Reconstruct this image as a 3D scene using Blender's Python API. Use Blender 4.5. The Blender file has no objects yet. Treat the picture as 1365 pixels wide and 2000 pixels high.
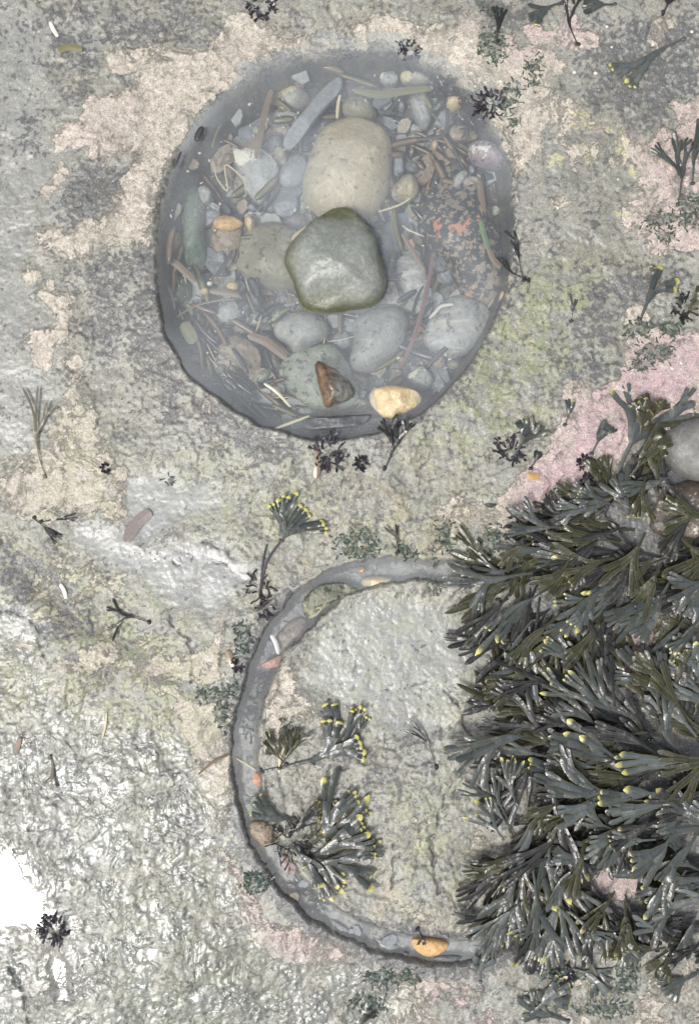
import bpy, math, random
import numpy as np
from mathutils import Vector, noise as mn
R = math.radians
SC = bpy.context.scene
COL = SC.collection
H = 2.2                                   # camera height above the rock, metres

def W(px, py, z=0.0):                     # photo pixel -> point at height z (1 px = 1 mm on the rock)
    k = (H - z) / H
    return ((px - 682.5) / 1000 * k, (1000 - py) / 1000 * k)

# ------------------------------------------------------------------ numpy noise
def perlin(x, y, seed=0):
    rng = np.random.RandomState(seed)
    p = rng.permutation(512); ang = rng.rand(512) * 2 * np.pi
    gx, gy = np.cos(ang), np.sin(ang)
    xi = np.floor(x).astype(np.int64); yi = np.floor(y).astype(np.int64)
    xf = x - xi; yf = y - yi
    def g(a, b, dx, dy):
        i = p[(p[a & 511] + b) & 511]
        return gx[i] * dx + gy[i] * dy
    u = xf * xf * xf * (xf * (xf * 6 - 15) + 10); v = yf * yf * yf * (yf * (yf * 6 - 15) + 10)
    a = g(xi, yi, xf, yf); b = g(xi + 1, yi, xf - 1, yf)
    c = g(xi, yi + 1, xf, yf - 1); d = g(xi + 1, yi + 1, xf - 1, yf - 1)
    return ((a + u * (b - a)) * (1 - v) + (c + u * (d - c)) * v) * 1.4
def fbm(x, y, f, oct=5, seed=0, gain=.5):
    s = 0; a = 1; t = 0
    for o in range(oct):
        s = s + a * perlin(x * f, y * f, seed + o); t += a; a *= gain; f *= 2.03
    return s / t
def sstep(a, b, x):
    t = np.clip((x - a) / (b - a), 0, 1); return t * t * (3 - 2 * t)

def seg_dist(X, Y, P, closed):
    d = np.full(X.shape, 1e9); par = np.zeros(X.shape)
    n = len(P)
    for i in range(n if closed else n - 1):
        ax, ay = P[i]; bx, by = P[(i + 1) % n]
        vx, vy = bx - ax, by - ay; L2 = vx * vx + vy * vy
        t = np.clip(((X - ax) * vx + (Y - ay) * vy) / L2, 0, 1)
        q = np.hypot(X - ax - t * vx, Y - ay - t * vy)
        m = q < d; d = np.where(m, q, d); par = np.where(m, i + t, par)
    return d, par
def inside(X, Y, P):
    r = np.zeros(X.shape, bool); n = len(P); j = n - 1
    for i in range(n):
        xi, yi = P[i]; xj, yj = P[j]
        if yi != yj:
            c = ((yi > Y) != (yj > Y)) & (X < (xj - xi) * (Y - yi) / (yj - yi) + xi); r ^= c
        j = i
    return r
def chaikin(P, n=2):
    for _ in range(n):
        Q = []
        for i in range(len(P)):
            a = P[i]; b = P[(i + 1) % len(P)]
            Q += [(a[0] * .75 + b[0] * .25, a[1] * .75 + b[1] * .25), (a[0] * .25 + b[0] * .75, a[1] * .25 + b[1] * .75)]
        P = Q
    return P
def resample(P, n):
    P = list(P) + [P[0]]; L = [0]
    for i in range(1, len(P)): L.append(L[-1] + math.dist(P[i], P[i - 1]))
    out = []; k = 0
    for i in range(n):
        t = L[-1] * i / n
        while L[k + 1] < t: k += 1
        f = (t - L[k]) / max(1e-9, L[k + 1] - L[k])
        out.append((P[k][0] + f * (P[k + 1][0] - P[k][0]), P[k][1] + f * (P[k + 1][1] - P[k][1])))
    return out

# ------------------------------------------------------------------ object helpers
def newmesh(name, verts, faces, mat=None, smooth=True):
    me = bpy.data.meshes.new(name); me.from_pydata(verts, [], faces)
    if smooth: me.polygons.foreach_set('use_smooth', [True] * len(me.polygons))
    if mat: me.materials.append(mat)
    return me
def link(name, me, parent=None, loc=(0, 0, 0)):
    o = bpy.data.objects.new(name, me); COL.objects.link(o); o.location = loc
    if parent: o.parent = parent
    return o
def tag(o, label=None, cat=None, group=None, kind=None):
    if label: o['label'] = label
    if cat: o['category'] = cat
    if group: o['group'] = group
    if kind: o['kind'] = kind
    return o

# ------------------------------------------------------------------ node helpers
class NT:
    def __init__(s, name):
        s.m = bpy.data.materials.new(name); s.m.use_nodes = True
        s.t = s.m.node_tree; s.t.nodes.clear()
        s.out = s.t.nodes.new('ShaderNodeOutputMaterial')
        s.geo = s.t.nodes.new('ShaderNodeNewGeometry')
        s.tc = s.t.nodes.new('ShaderNodeTexCoord')
        s.pos = s.tc.outputs['Object']
    def put(s, sock, v):
        if isinstance(v, bpy.types.NodeSocket): s.t.links.new(v, sock)
        elif isinstance(v, (tuple, list)) and len(v) == 3 and sock.type == 'RGBA': sock.default_value = (*v, 1)
        else: sock.default_value = v
    def noise(s, scale, detail=4, rough=.55, dist=0, vec=None, col=False):
        n = s.t.nodes.new('ShaderNodeTexNoise'); s.put(n.inputs['Vector'], vec or s.pos)
        n.inputs['Scale'].default_value = scale; n.inputs['Detail'].default_value = detail
        n.inputs['Roughness'].default_value = rough; n.inputs['Distortion'].default_value = dist
        return n.outputs['Color' if col else 'Fac']
    def vor(s, scale, feat='F1', rnd=1, vec=None, out='Distance'):
        n = s.t.nodes.new('ShaderNodeTexVoronoi'); n.feature = feat; s.put(n.inputs['Vector'], vec or s.pos)
        n.inputs['Scale'].default_value = scale; n.inputs['Randomness'].default_value = rnd
        return n.outputs[out]
    def math(s, op, a, b=0.0, c=0.0):
        n = s.t.nodes.new('ShaderNodeMath'); n.operation = op
        s.put(n.inputs[0], a); s.put(n.inputs[1], b); s.put(n.inputs[2], c); return n.outputs[0]
    def mul(s, a, b): return s.math('MULTIPLY', a, b)
    def add(s, a, b): return s.math('ADD', a, b)
    def sub(s, a, b): return s.math('SUBTRACT', a, b)
    def ss(s, x, a, b):
        n = s.t.nodes.new('ShaderNodeMapRange'); n.interpolation_type = 'SMOOTHSTEP'
        s.put(n.inputs[0], x); s.put(n.inputs[1], a); s.put(n.inputs[2], b); return n.outputs[0]
    def mix(s, f, a, b, mode='MIX'):
        n = s.t.nodes.new('ShaderNodeMix'); n.data_type = 'RGBA'; n.blend_type = mode; n.clamp_factor = True
        s.put(n.inputs[0], f); s.put(n.inputs[6], a); s.put(n.inputs[7], b); return n.outputs[2]
    def attr(s, name):
        n = s.t.nodes.new('ShaderNodeAttribute'); n.attribute_name = name
        q = s.t.nodes.new('ShaderNodeSeparateColor'); s.t.links.new(n.outputs['Color'], q.inputs[0])
        return q.outputs[0], q.outputs[1], q.outputs[2], n.outputs['Alpha']
    def scalevec(s, v3, vec=None):
        n = s.t.nodes.new('ShaderNodeMapping'); s.put(n.inputs['Vector'], vec or s.pos); n.inputs['Scale'].default_value = v3
        return n.outputs[0]
    def rand(s):
        n = s.t.nodes.new('ShaderNodeObjectInfo'); return n.outputs['Random']
    def bump(s, h, dist=.001, strength=1.0, normal=None):
        n = s.t.nodes.new('ShaderNodeBump'); n.inputs['Distance'].default_value = dist
        n.inputs['Strength'].default_value = strength; s.put(n.inputs['Height'], h)
        if normal: s.put(n.inputs['Normal'], normal)
        return n.outputs[0]
    def pbr(s, **k):
        n = s.t.nodes.new('ShaderNodeBsdfPrincipled')
        for key, v in k.items(): s.put(n.inputs[key.replace('_', ' ')], v)
        s.t.links.new(n.outputs[0], s.out.inputs[0]); s.b = n; return n

# ------------------------------------------------------------------ rock sheet
RIM = [(298,470),(303,400),(322,330),(352,268),(395,212),(450,163),(515,122),(590,98),(665,88),(740,92),(815,108),(880,140),(930,182),(968,235),
       (992,300),(1003,370),(1004,450),(999,530),(978,605),(945,672),(905,730),(858,782),(800,826),(745,850),(680,862),(610,862),(545,848),
       (485,822),(425,785),(372,742),(338,690),(312,630),(301,555)]
CH = [(1000,1112,14),(940,1116,24),(880,1116,28),(800,1110,28),(730,1116,30),(660,1138,36),(600,1180,38),(548,1240,34),(512,1305,30),(490,1370,29),(481,1430,29),
      (480,1490,29),(486,1550,30),(502,1610,31),(530,1668,31),(572,1728,31),(625,1778,30),(690,1815,29),(760,1840,29),(830,1855,30),(890,1860,28),(945,1852,25),(1000,1838,12)]
RIM = chaikin(RIM, 2)
def wp(P): return [W(a, b) for a, b in P]

def axis(lo, hi, step, far):
    a = list(np.arange(lo, hi + 1e-6, step)); s = step; x = a[-1]
    while x < far: s *= 1.13; x += s; a.append(x)
    s = step; x = a[0]
    while x > -far: s *= 1.13; x -= s; a.insert(0, x)
    return np.array(a)
STEP = .0023
xs = axis(-.74, .74, STEP, 60); ys = axis(-1.06, 1.06, STEP, 60)
GX, GY = np.meshgrid(xs, ys)
near = np.exp(-np.maximum(0, np.hypot(GX / 1.2, GY / 1.4) - 1) * 2)

h = fbm(GX, GY, 3.1, 4, 11) * .009 + fbm(GX, GY, 22, 4, 21) * .0035 + fbm(GX, GY, 110, 3, 31, .6) * .0016 * (1 - .8 * 0)
h += fbm(GX, GY, .45, 4, 77) * .12 * (1 - near)
# flaked slab steps
fl = fbm(GX + .02 * fbm(GX, GY, 30, 3, 5), GY, 5.5, 4, 51)
STEPS = sstep(.05, .065, fl) * .0028 + sstep(-.16, -.15, fl) * .0022

M = {k: np.zeros(GX.shape) for k in ('crust','pink','green','dark','film','rough','yellow','turf','floor','wall','warm','wet')}
def px2(P): return wp(P)
WX = GX + .016 * fbm(GX, GY, 9, 5, 201, .6); WY = GY + .016 * fbm(GX, GY, 9, 5, 211, .6)
def blob(key, P, w=1.0, soft=.018):
    if key == 'crust' and soft < .03: soft = .030 if len(P) > 13 else .022
    Pw = px2(P); xs_ = [p[0] for p in Pw]; ys_ = [p[1] for p in Pw]; m = soft * 2.5 + .03
    ix = np.where((xs > min(xs_) - m) & (xs < max(xs_) + m))[0]; iy = np.where((ys > min(ys_) - m) & (ys < max(ys_) + m))[0]
    if not len(ix) or not len(iy): return
    sl = (slice(iy[0], iy[-1] + 1), slice(ix[0], ix[-1] + 1)); X = WX[sl]; Y = WY[sl]
    d, _ = seg_dist(X, Y, Pw, True); d = np.where(inside(X, Y, Pw), -d, d)
    v = sstep(soft, -soft, d) * w
    M[key][sl] = np.maximum(M[key][sl], v)
def circ(cx, cy, r, ry=None, n=12):
    ry = ry or r; return [(cx + r * math.cos(i * 2 * math.pi / n), cy + ry * math.sin(i * 2 * math.pi / n)) for i in range(n)]

# encrusting algae patches
CR = [
 [(205,118),(250,98),(330,104),(375,92),(410,98),(430,60),(455,25),(520,38),(560,60),(640,72),(760,38),(830,45),(880,38),(905,15),(945,25),(955,60),(1000,70),(1008,100),(1060,95),(1105,120),(1085,160),(1062,200),(1080,240),(1040,310),(1010,345),(990,300),(930,182),(815,108),(665,88),(515,122),(420,190),(360,255),(322,330),(303,400),(298,480),(215,492),(150,505),(95,500),(72,458),(112,445),(150,470),(165,425),(195,425),(225,385),(250,330),(262,300),(200,335),(165,300),(108,292),(110,262),(150,235),(165,205),(215,190),(255,160),(230,150)],
 [(122,318),(137,330),(120,365),(98,388),(88,378),(104,345)], circ(155,148,18,10), circ(57,537,20,16), circ(95,562,22,22), circ(122,588,20,18),
 [(140,600),(128,620),(135,650),(112,690),(100,722),(62,722),(68,690),(42,670),(60,640),(92,640)], circ(140,702,26,16),
 [(150,735),(160,770),(190,800),(190,850),(215,870),(225,905),(250,930),(240,1000),(215,1010),(140,1010),(50,1020),(0,1005),(0,900),(40,905),(100,870),(118,830),(135,780)],
 [(480,1170),(440,1215),(430,1300),(445,1320),(400,1345),(350,1320),(300,1290),(350,1290),(420,1250),(430,1200)],
 [(610,1165),(560,1250),(555,1290),(590,1340),(620,1390),(600,1410),(560,1405),(530,1470),(515,1470),(525,1390),(535,1300),(580,1230)],
 [(1040,70),(1075,50),(1110,18),(1125,30),(1130,60),(1172,48),(1165,88),(1100,92),(1060,85)], [(1285,40),(1312,28),(1325,50),(1305,62),(1310,90),(1285,105),(1262,80),(1275,62)], circ(1045,55,18,12),
 [(1365,190),(1330,195),(1310,210),(1305,255),(1260,262),(1200,262),(1215,300),(1245,340),(1232,390),(1200,430),(1245,470),(1265,495),(1320,500),(1365,485),(1420,480),(1420,190)],
 [(1220,612),(1245,595),(1270,610),(1268,640),(1300,655),(1420,640),(1420,800),(1365,800),(1280,830),(1200,900),(1120,985),(1040,1040),(975,1055),(945,1010),(990,950),(1040,900),(1085,880),(1090,845),(1108,835),(1105,765),(1125,745),(1160,765),(1205,738),(1225,690),(1212,645)],
 [(430,1660),(470,1690),(520,1790),(620,1830),(690,1865),(650,1890),(560,1885),(500,1850),(470,1790)],
 [(350,1375),(450,1385),(452,1480),(450,1570),(430,1620),(380,1560),(375,1480)],
 [(1170,1200),(1250,1210),(1270,1300),(1240,1330),(1180,1300),(1120,1270)], [(900,1440),(960,1430),(990,1480),(930,1490)], circ(1215,1710,60,50),
]
for i_, P in enumerate(CR): blob('crust', P, 1.14 if P[0] == (1220,612) else 1.08 if i_ == 0 else 1)
blob('crust', [(840,960),(1000,960),(985,1060),(950,1100),(860,1080)], .5, .05)
blob('crust', [(730,1800),(800,1740),(930,1780),(960,1820),(820,1822),(740,1810)], .6, .03)
blob('crust', [(560,1890),(900,1890),(1080,1900),(1420,1840),(1420,2050),(560,2050)], .47, .05)
blob('crust', [(1000,100),(1150,160),(1200,300),(1100,400),(1000,350)], .5, .05)
blob('crust', [(860,1600),(960,1580),(960,1740),(900,1780)], .46, .05)
blob('crust', [(0,1010),(150,1020),(330,1200),(430,1350),(420,1450),(120,1400),(0,1300)], .36, .06)
blob('crust', [(0,1400),(420,1480),(460,1700),(600,1900),(0,2000)], .25, .06)
blob('pink', [(990,960),(1090,840),(1120,740),(1230,680),(1300,640),(1450,620),(1450,800),(1280,840),(1040,1060)], 1, .06)
blob('pink', [(1160,1190),(1270,1200),(1270,1330),(1140,1300)], 1, .03); blob('pink', [(430,1660),(620,1830),(690,1865),(560,1895),(470,1800)], .6, .04)
blob('pink', [(100,180),(280,180),(280,340),(80,400)], .22, .06); blob('pink', [(1000,1880),(850,1900),(800,2050),(1000,2050)], .7, .05)
blob('pink', [(1365,150),(1240,250),(1240,520),(1420,520)], .5, .06); blob('pink', [(900,10),(1130,20),(1180,90),(1000,120)], .6, .04)
blob('pink', [(1110,1700),(1290,1660),(1280,1770),(1120,1770)], .8, .04)
# green / warm / yellow tints
blob('green', [(960,600),(1060,520),(1150,520),(1180,620),(1100,760),(1030,860),(860,900),(760,900),(860,820)], .9, .07)
blob('green', [(470,880),(620,900),(640,1080),(480,1090),(300,930),(400,860)], .45, .06)
blob('green', [(620,1180),(780,1160),(900,1200),(880,1400),(700,1400),(600,1300)], .6, .05)
blob('green', [(760,1540),(900,1500),(920,1740),(780,1780)], .5, .06)
blob('green', [(0,1100),(300,1150),(440,1300),(420,1500),(200,1420),(0,1380)], .7, .08); blob('green', [(0,1020),(220,1080),(330,1300),(300,1400),(0,1380)], .5, .08); blob('green', [(250,1480),(440,1520),(440,1760),(560,2000),(200,2000)], .4, .08)
blob('green', [(350,930),(470,900),(500,1000),(350,1060)], .5, .05); blob('green', [(100,780),(190,800),(250,1000),(60,1020)], .5, .05)
blob('green', [(560,960),(960,940),(960,1080),(560,1160)], .35, .08); blob('warm', [(540,1040),(760,940),(1000,960),(980,1090),(640,1100),(520,1200)], .8, .06)
blob('warm', [(700,1700),(930,1760),(960,1830),(700,1800)], .6, .05); blob('warm', [(0,1120),(200,1150),(420,1380),(440,1600),(300,1450),(0,1380)], .6, .08)
blob('warm', [(730,870),(1000,870),(960,960),(700,960)], .5, .05)
for c in [(1145,245,35,12),(1150,300,14,24),(1215,290,16,26),(1195,255,22,12),(1085,310,20,20),(1235,335,12,24),(1210,415,24,14),(1130,225,30,14)]: blob('yellow', circ(*c), .9, .02)
for c in [(820,1520,14,30),(860,1450,18,20),(650,750,5,5),(820,1640,30,50)]: blob('yellow', circ(*c), .55, .03)
blob('dark', [(0,0),(420,0),(420,80),(220,120),(170,210),(110,150),(40,120)], .5, .06); blob('dark', [(150,330),(290,300),(300,420),(180,440),(110,400)], 1, .03)
blob('dark', [(275,165),(335,170),(330,260),(300,270),(280,210)], 1, .02); blob('dark', [(25,210),(75,210),(70,300),(30,300)], .8, .03)
blob('dark', [(180,500),(300,500),(330,640),(400,780),(300,760),(150,640),(130,560)], .65, .05); blob('dark', [(280,490),(300,480),(312,630),(345,700),(330,730),(290,660)], 1.4, .02)
blob('dark', [(1130,60),(1365,20),(1365,190),(1250,260),(1150,180)], .8, .05); blob('dark', [(930,0),(1030,10),(1040,60),(960,60)], .8, .03)
blob('dark', [(1200,520),(1330,510),(1260,600),(1180,720),(1120,740),(1060,760),(1130,620)], .7, .05); blob('dark', [(140,1280),(230,1270),(220,1330),(150,1320)], 1.1, .02)
blob('dark', [(0,1060),(110,1090),(200,1230),(120,1260),(0,1200)], .7, .05); blob('dark', [(280,1480),(400,1490),(440,1650),(330,1620)], .6, .05)
blob('dark', [(400,760),(560,860),(560,920),(420,900),(300,780)], .55, .05); blob('dark', [(620,1470),(860,1440),(880,1560),(740,1560),(620,1580)], .4, .05)
blob('dark', [(380,800),(470,830),(600,880),(580,900),(440,850)], 1.0, .02)
blob('film', [(-60,-40),(60,30),(110,110),(90,220),(140,320),(90,400),(60,460),(50,520),(80,590),(40,690),(140,770),(100,850),(30,900),(-60,900)], .55, .05)
blob('film', [(100,60),(180,30),(210,90),(170,120)], .5, .03)
blob('film', [(244,938),(320,925),(360,945),(420,935),(430,990),(350,1020),(280,1075),(250,1000)], .95, .02)
blob('film', [(130,1010),(230,1040),(300,1075),(360,1060),(420,1060),(475,1105),(488,1128),(450,1170),(420,1195),(350,1185),(250,1120),(160,1070)], 1.0, .035)
blob('film', [(640,1195),(700,1170),(800,1165),(870,1200),(930,1250),(900,1310),(870,1390),(800,1400),(700,1395),(640,1370),(600,1330),(610,1260)], .8, .03)
blob('film', [(740,1390),(860,1400),(890,1420),(780,1440)], .8, .02); blob('film', [(1100,60),(1150,60),(1180,420),(1080,460),(1040,300)], .3, .06)
blob('film', [(0,1170),(60,1180),(90,1230),(60,1290),(0,1260)], .8, .02); blob('film', [(640,1540),(700,1545),(690,1590),(640,1580)], .6, .02)
blob('rough', [(-60,1380),(120,1390),(300,1420),(380,1480),(440,1560),(440,1700),(520,1830),(640,1890),(780,1940),(800,2060),(-60,2060)], 1, .05)
blob('rough', [(-60,1200),(60,1230),(140,1390),(-60,1400)], .6, .05)
blob('wet', [(-60,1640),(20,1660),(70,1720),(92,1790),(75,1830),(40,1822),(-60,1830)], 1, .03)
blob('wet', [(95,1850),(135,1870),(140,1960),(110,1970),(90,1900)], .8, .012)
for c in [(958,90,28,34),(995,180,20,10),(985,205,26,12),(1000,235,12,10),(1042,130,16,18),(1040,160,10,16),(960,20,20,10),(1290,435,40,18),(1300,465,20,10),(1345,400,24,12),(1340,430,30,16),(1245,640,30,16),(1280,690,34,20),(1310,640,22,14),(1255,715,24,12),
          (475,1245,16,34),(415,1355,30,14),(460,1350,18,18),(500,1720,34,22),(690,1050,40,14),(700,1075,44,12),(870,1040,16,30),(960,1060,14,34),(1225,1890,20,50),(1100,1900,50,14),(760,1905,60,16),(720,1960,40,14),(1180,1970,60,12),(1070,1950,16,12),(1200,1930,20,14),
          (790,1080,24,12),(850,1120,8,40),(560,1420,12,12),(440,1400,12,24),(330,940,8,5),(1300,1390,30,16),(1260,1240,18,12),(1090,980,14,30)]:
    blob('turf', circ(*c), .9, .03)

# cracks
CRK = [[(870,1350),(905,1395),(925,1440),(945,1500)],[(680,1270),(700,1300),(690,1345)],[(480,1130),(440,1095),(405,1100),(380,1110),(340,1092)],[(775,1645),(770,1700),(765,1740)],[(760,1350),(790,1355),(830,1330)],
       [(400,1060),(450,1080),(500,1130)],[(0,1180),(60,1210),(90,1280)],[(330,1190),(370,1260),(378,1330)],[(1005,370),(1010,520),(985,600)],[(640,1500),(700,1490),(800,1500),(850,1480)],[(20,1880),(50,1950),(60,2000)],[(870,1560),(840,1640),(855,1740)]]
for c in CRK:
    d, _ = seg_dist(GX + fbm(GX, GY, 25, 3, 9) * .02, GY + fbm(GX, GY, 25, 3, 19) * .02, wp(c), False)
    v = sstep(.0036, .0006, d) * sstep(-.25, .05, fbm(GX, GY, 30, 2, 301)); h -= v * .005; M['dark'] = np.maximum(M['dark'], v * 1.2)
# shade under the weed bed put into the rock; bumpy wet barnacled zone
blob('dark', [(1010,1110),(1060,1040),(1180,960),(1300,900),(1420,880),(1420,1780),(1250,1790),(1120,1800),(1030,1780),(1020,1700),(1060,1560),(1050,1450),(1060,1350),(1000,1220)], 1.6, .04)
rg = M['rough']; h += STEPS * (1 - rg) * (1 - np.clip(M['film'], 0, 1))
bx = fbm(GX, GY, 45, 3, 61, .6); h -= rg * (fbm(GX, GY, 110, 3, 31, .6) * .0015 + fbm(GX, GY, 22, 4, 21) * .0028); h += rg * (fbm(GX, GY, 60, 2, 71) * .0011 - np.clip(fbm(GX, GY, 75, 2, 72) - .38, 0, 1) * .006)
h = h * (1 - M['wet'] * .97) - .002 * M['wet']
h *= (1 - .6 * np.clip(M['film'], 0, 1))
# crust is a raised skin
h += sstep(.47, .53, M['crust'] + fbm(GX, GY, 40, 5, 41, .6) * .35) * .0012
# trough at left
d, _ = seg_dist(GX, GY, wp([(40,1090),(140,1180),(260,1240),(330,1290)]), False)
h -= sstep(.06, .01, d) * .010

# round pool
wr = fbm(GX, GY, 16, 4, 91)
dp, _ = seg_dist(GX, GY, wp(RIM), True); ins = inside(GX, GY, wp(RIM)); sd = np.where(ins, -dp, dp) + wr * .008
cx, cy = W(650, 475)
ang = np.arctan2(GY - cy, GX - cx)
left = np.clip(.5 + .5 * np.cos(ang - R(140)), 0, 1)
wallw = .018 + .045 * left ** 3.5
ring = np.exp(-np.maximum(0, sd) / .05)
up = np.clip(.5 + .5 * np.cos(ang - R(85)), 0, 1) ** 2.5
h += ring * (.007 - .018 * up) 
DEP = .11
t = sstep(0, 1, -sd / wallw)
h = h * (1 - t) - DEP * t + t * fbm(GX, GY, 9, 3, 7) * .012
h -= sstep(-.02, -.2, sd) * .012
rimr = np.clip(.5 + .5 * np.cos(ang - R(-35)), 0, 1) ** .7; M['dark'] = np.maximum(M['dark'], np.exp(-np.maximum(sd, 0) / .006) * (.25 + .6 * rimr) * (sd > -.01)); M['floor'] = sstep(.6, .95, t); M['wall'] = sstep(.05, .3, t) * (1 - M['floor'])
# crescent channel
cp = [W(a, b) for a, b, _ in CH]; cw = np.array([c[2] / 1000 for c in CH])
dc, par = seg_dist(GX, GY, cp, False)
wd = np.interp(par, np.arange(len(CH)), cw) - .001
sc = dc - wd + wr * .010 + fbm(GX, GY, 45, 4, 95) * .006
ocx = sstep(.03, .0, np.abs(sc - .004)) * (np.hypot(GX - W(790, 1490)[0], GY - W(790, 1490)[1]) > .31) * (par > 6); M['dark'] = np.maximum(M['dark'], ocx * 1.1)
h += np.exp(-np.maximum(0, sc) / .03) * .005
shal = np.interp(par, [0, 2, 5, 8, 10, 14, 22], [.3, .45, .75, 1, .65, .5, .4])
tc = sstep(-.002, .019, -sc)
h = np.where(tc > 0, h * (1 - tc) - tc * .045 * shal + tc * fbm(GX, GY, 14, 3, 8) * .006, h)
M['floor'] = np.maximum(M['floor'], tc * np.interp(par, [0, 3, 4.5, 8, 10, 22], [.25, .4, .9, .9, .25, .2])); M['wall'] = np.maximum(M['wall'], sstep(.02, .4, tc) * (1 - tc) * .8)  # lower channel bed paler: slabs, plus sky glare put into its colour
# hollow with water beside the boulder at the right, and one lower down
for hx, hy, rx, ry in [(1335, 900, .085, .08), (1352, 1335, .04, .045)]:
    a, b = W(hx, hy); q = np.hypot((GX - a) / rx, (GY - b) / ry) + wr * .15
    h -= sstep(1, .55, q) * .05; M['floor'] = np.maximum(M['floor'], sstep(1, .7, q))
outm = 1 - np.clip(near, 0, 1)
M['crust'] = np.maximum(M['crust'], np.clip(.45 + fbm(GX, GY, 2.2, 4, 15) * .5, 0, 1) * (np.maximum(np.abs(GX) - .74, np.abs(GY) - 1.05) > 0))
M['rough'] = M['rough'] * sstep(-.002, .02, sc) * (1 - M['floor'])
for k in ('crust', 'turf', 'yellow', 'green'): M[k] = M[k] * (1 - M['floor'])

ny, nx = GX.shape
me = bpy.data.meshes.new('rock_platform')
co = np.stack([GX, GY, h], -1).reshape(-1, 3).astype(np.float32)
me.vertices.add(nx * ny); me.vertices.foreach_set('co', co.ravel())
ii = (np.arange(ny - 1)[:, None] * nx + np.arange(nx - 1)[None]).ravel()
fc = np.stack([ii, ii + 1, ii + nx + 1, ii + nx], -1).astype(np.int32)
me.loops.add(fc.size); me.loops.foreach_set('vertex_index', fc.ravel())
me.polygons.add(len(fc)); me.polygons.foreach_set('loop_start', np.arange(0, fc.size, 4, dtype=np.int32))
me.polygons.foreach_set('use_smooth', np.ones(len(fc), bool)); me.update(calc_edges=True)
for an, ks in (('MA', ('crust','pink','green','dark')), ('MB', ('film','rough','yellow','turf')), ('MC', ('floor','wall','warm','wet'))):
    a = me.attributes.new(an, 'FLOAT_COLOR', 'POINT')
    a.data.foreach_set('color', np.stack([M[k] for k in ks], -1).astype(np.float32).ravel())
def ground_z(x, y):
    i = min(max(int(np.searchsorted(xs, x)), 1), nx - 1); j = min(max(int(np.searchsorted(ys, y)), 1), ny - 1)
    return float(h[j, i])

g = NT('wet_rock')
crust, pink, green, dark = g.attr('MA'); film, rough, yellow, turf = g.attr('MB'); floor, wall, warm, wet = g.attr('MC')
nL = g.noise(5, 6, .6); nM = g.noise(38, 8, .62, .3); nF = g.noise(150, 5, .6); nT = g.noise(420, 3, .6); nB = g.noise(16, 6, .6, .4)
base = g.mix(g.ss(nL, .35, .65), (.185, .18, .15), (.265, .262, .235))
base = g.mix(g.mul(g.ss(nM, .42, .62), .45), base, (.345, .345, .31))
base = g.mix(g.mul(g.ss(nB, .42, .62), g.add(.3, g.mul(warm, .8))), base, (.33, .285, .215))
gm = g.mul(g.add(g.mul(green, .95), .10), g.ss(g.add(g.mul(nM, .6), g.mul(nB, .4)), .43, .58))
base = g.mix(gm, base, (.27, .29, .16))
base = g.mix(g.mul(film, g.add(.3, g.mul(g.ss(nB, .35, .6), .35))), base, g.mix(g.ss(nB, .35, .7), (.26, .28, .30), (.32, .335, .34)))
# dark speckle of bare mussel-black film; the mask also carries painted shade
spn = g.add(g.mul(g.noise(105, 5, .62), .66), g.mul(g.noise(24, 3, .5), .34))
th = g.sub(g.add(.585, g.mul(film, .055)), g.add(g.mul(dark, .13), g.mul(g.ss(nB, .3, .75), .05)))
sp = g.ss(spn, g.sub(th, .012), g.add(th, .018))
base = g.mix(g.mul(g.ss(g.add(green, g.mul(g.sub(nM, .5), 2.0)), .9, 1.1), .35), base, (.10, .12, .06))
base = g.mix(g.mul(sp, .85), base, g.mix(nT, (.055, .058, .062), (.12, .12, .118)))
# light grit
base = g.mix(g.mul(g.ss(g.noise(310, 2, .5), .62, .7), .5), base, (.55, .55, .52))
# crust
cfield = g.add(crust, g.add(g.mul(g.sub(g.noise(22, 10, .72, .8), .5), 2.3), g.mul(g.sub(g.noise(8, 4, .6), .5), 1.7)))
cfield = g.add(cfield, g.mul(g.sub(nT, .5), .35))
cm = g.mul(g.ss(cfield, .47, .55), g.sub(1, g.mul(g.ss(g.noise(13, 9, .74, .6), .515, .57), g.mul(g.ss(crust, 1.25, .85), .75))))
ccol = g.mix(pink, (.49, .44, .37), (.47, .335, .345))
ccol = g.mix(g.ss(g.noise(75, 6, .7), .42, .68), ccol, g.mix(pink, (.29, .265, .205), (.33, .25, .245)))
ccol = g.mix(g.mul(g.ss(nT, .52, .7), .35), ccol, (.60, .55, .47))
ve = g.vor(52, 'DISTANCE_TO_EDGE', 1, g.t.nodes.new('ShaderNodeVectorMath').outputs[0]) if 0 else g.vor(70)
ccol = g.mix(g.mul(g.ss(g.noise(48, 7, .75, 1.2), .5, .62), .6), ccol, (.60, .55, .47))
ccol = g.mix(g.mul(g.ss(g.noise(17, 7, .75, .8), .56, .66), .75), ccol, (.24, .24, .19))
ccol = g.mix(g.mul(g.ss(g.vor(60), .12, .02), .5), ccol, (.2, .18, .15))
ccol = g.mix(g.mul(g.mul(green, .8), g.ss(nM, .4, .6)), ccol, (.40, .40, .24))
base = g.mix(cm, base, ccol)
rim = g.mul(g.ss(cfield, .475, .50), g.ss(cfield, .56, .52))
base = g.mix(g.mul(rim, .55), base, (.66, .61, .54))
base = g.mix(g.mul(g.ss(g.add(yellow, g.mul(g.sub(g.noise(70, 7, .75), .5), 3.4)), .62, .85), .6), base, (.56, .53, .28))
tm = g.ss(g.add(turf, g.mul(g.sub(g.noise(60, 6, .7), .5), 1.6)), .5, .66)
base = g.mix(g.mul(tm, .6), base, g.mix(nF, (.04, .065, .055), (.12, .15, .12)))
grn = g.ss(g.add(g.mul(nT, .55), g.mul(g.noise(210, 5, .7), .45)), .36, .64)
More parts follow.
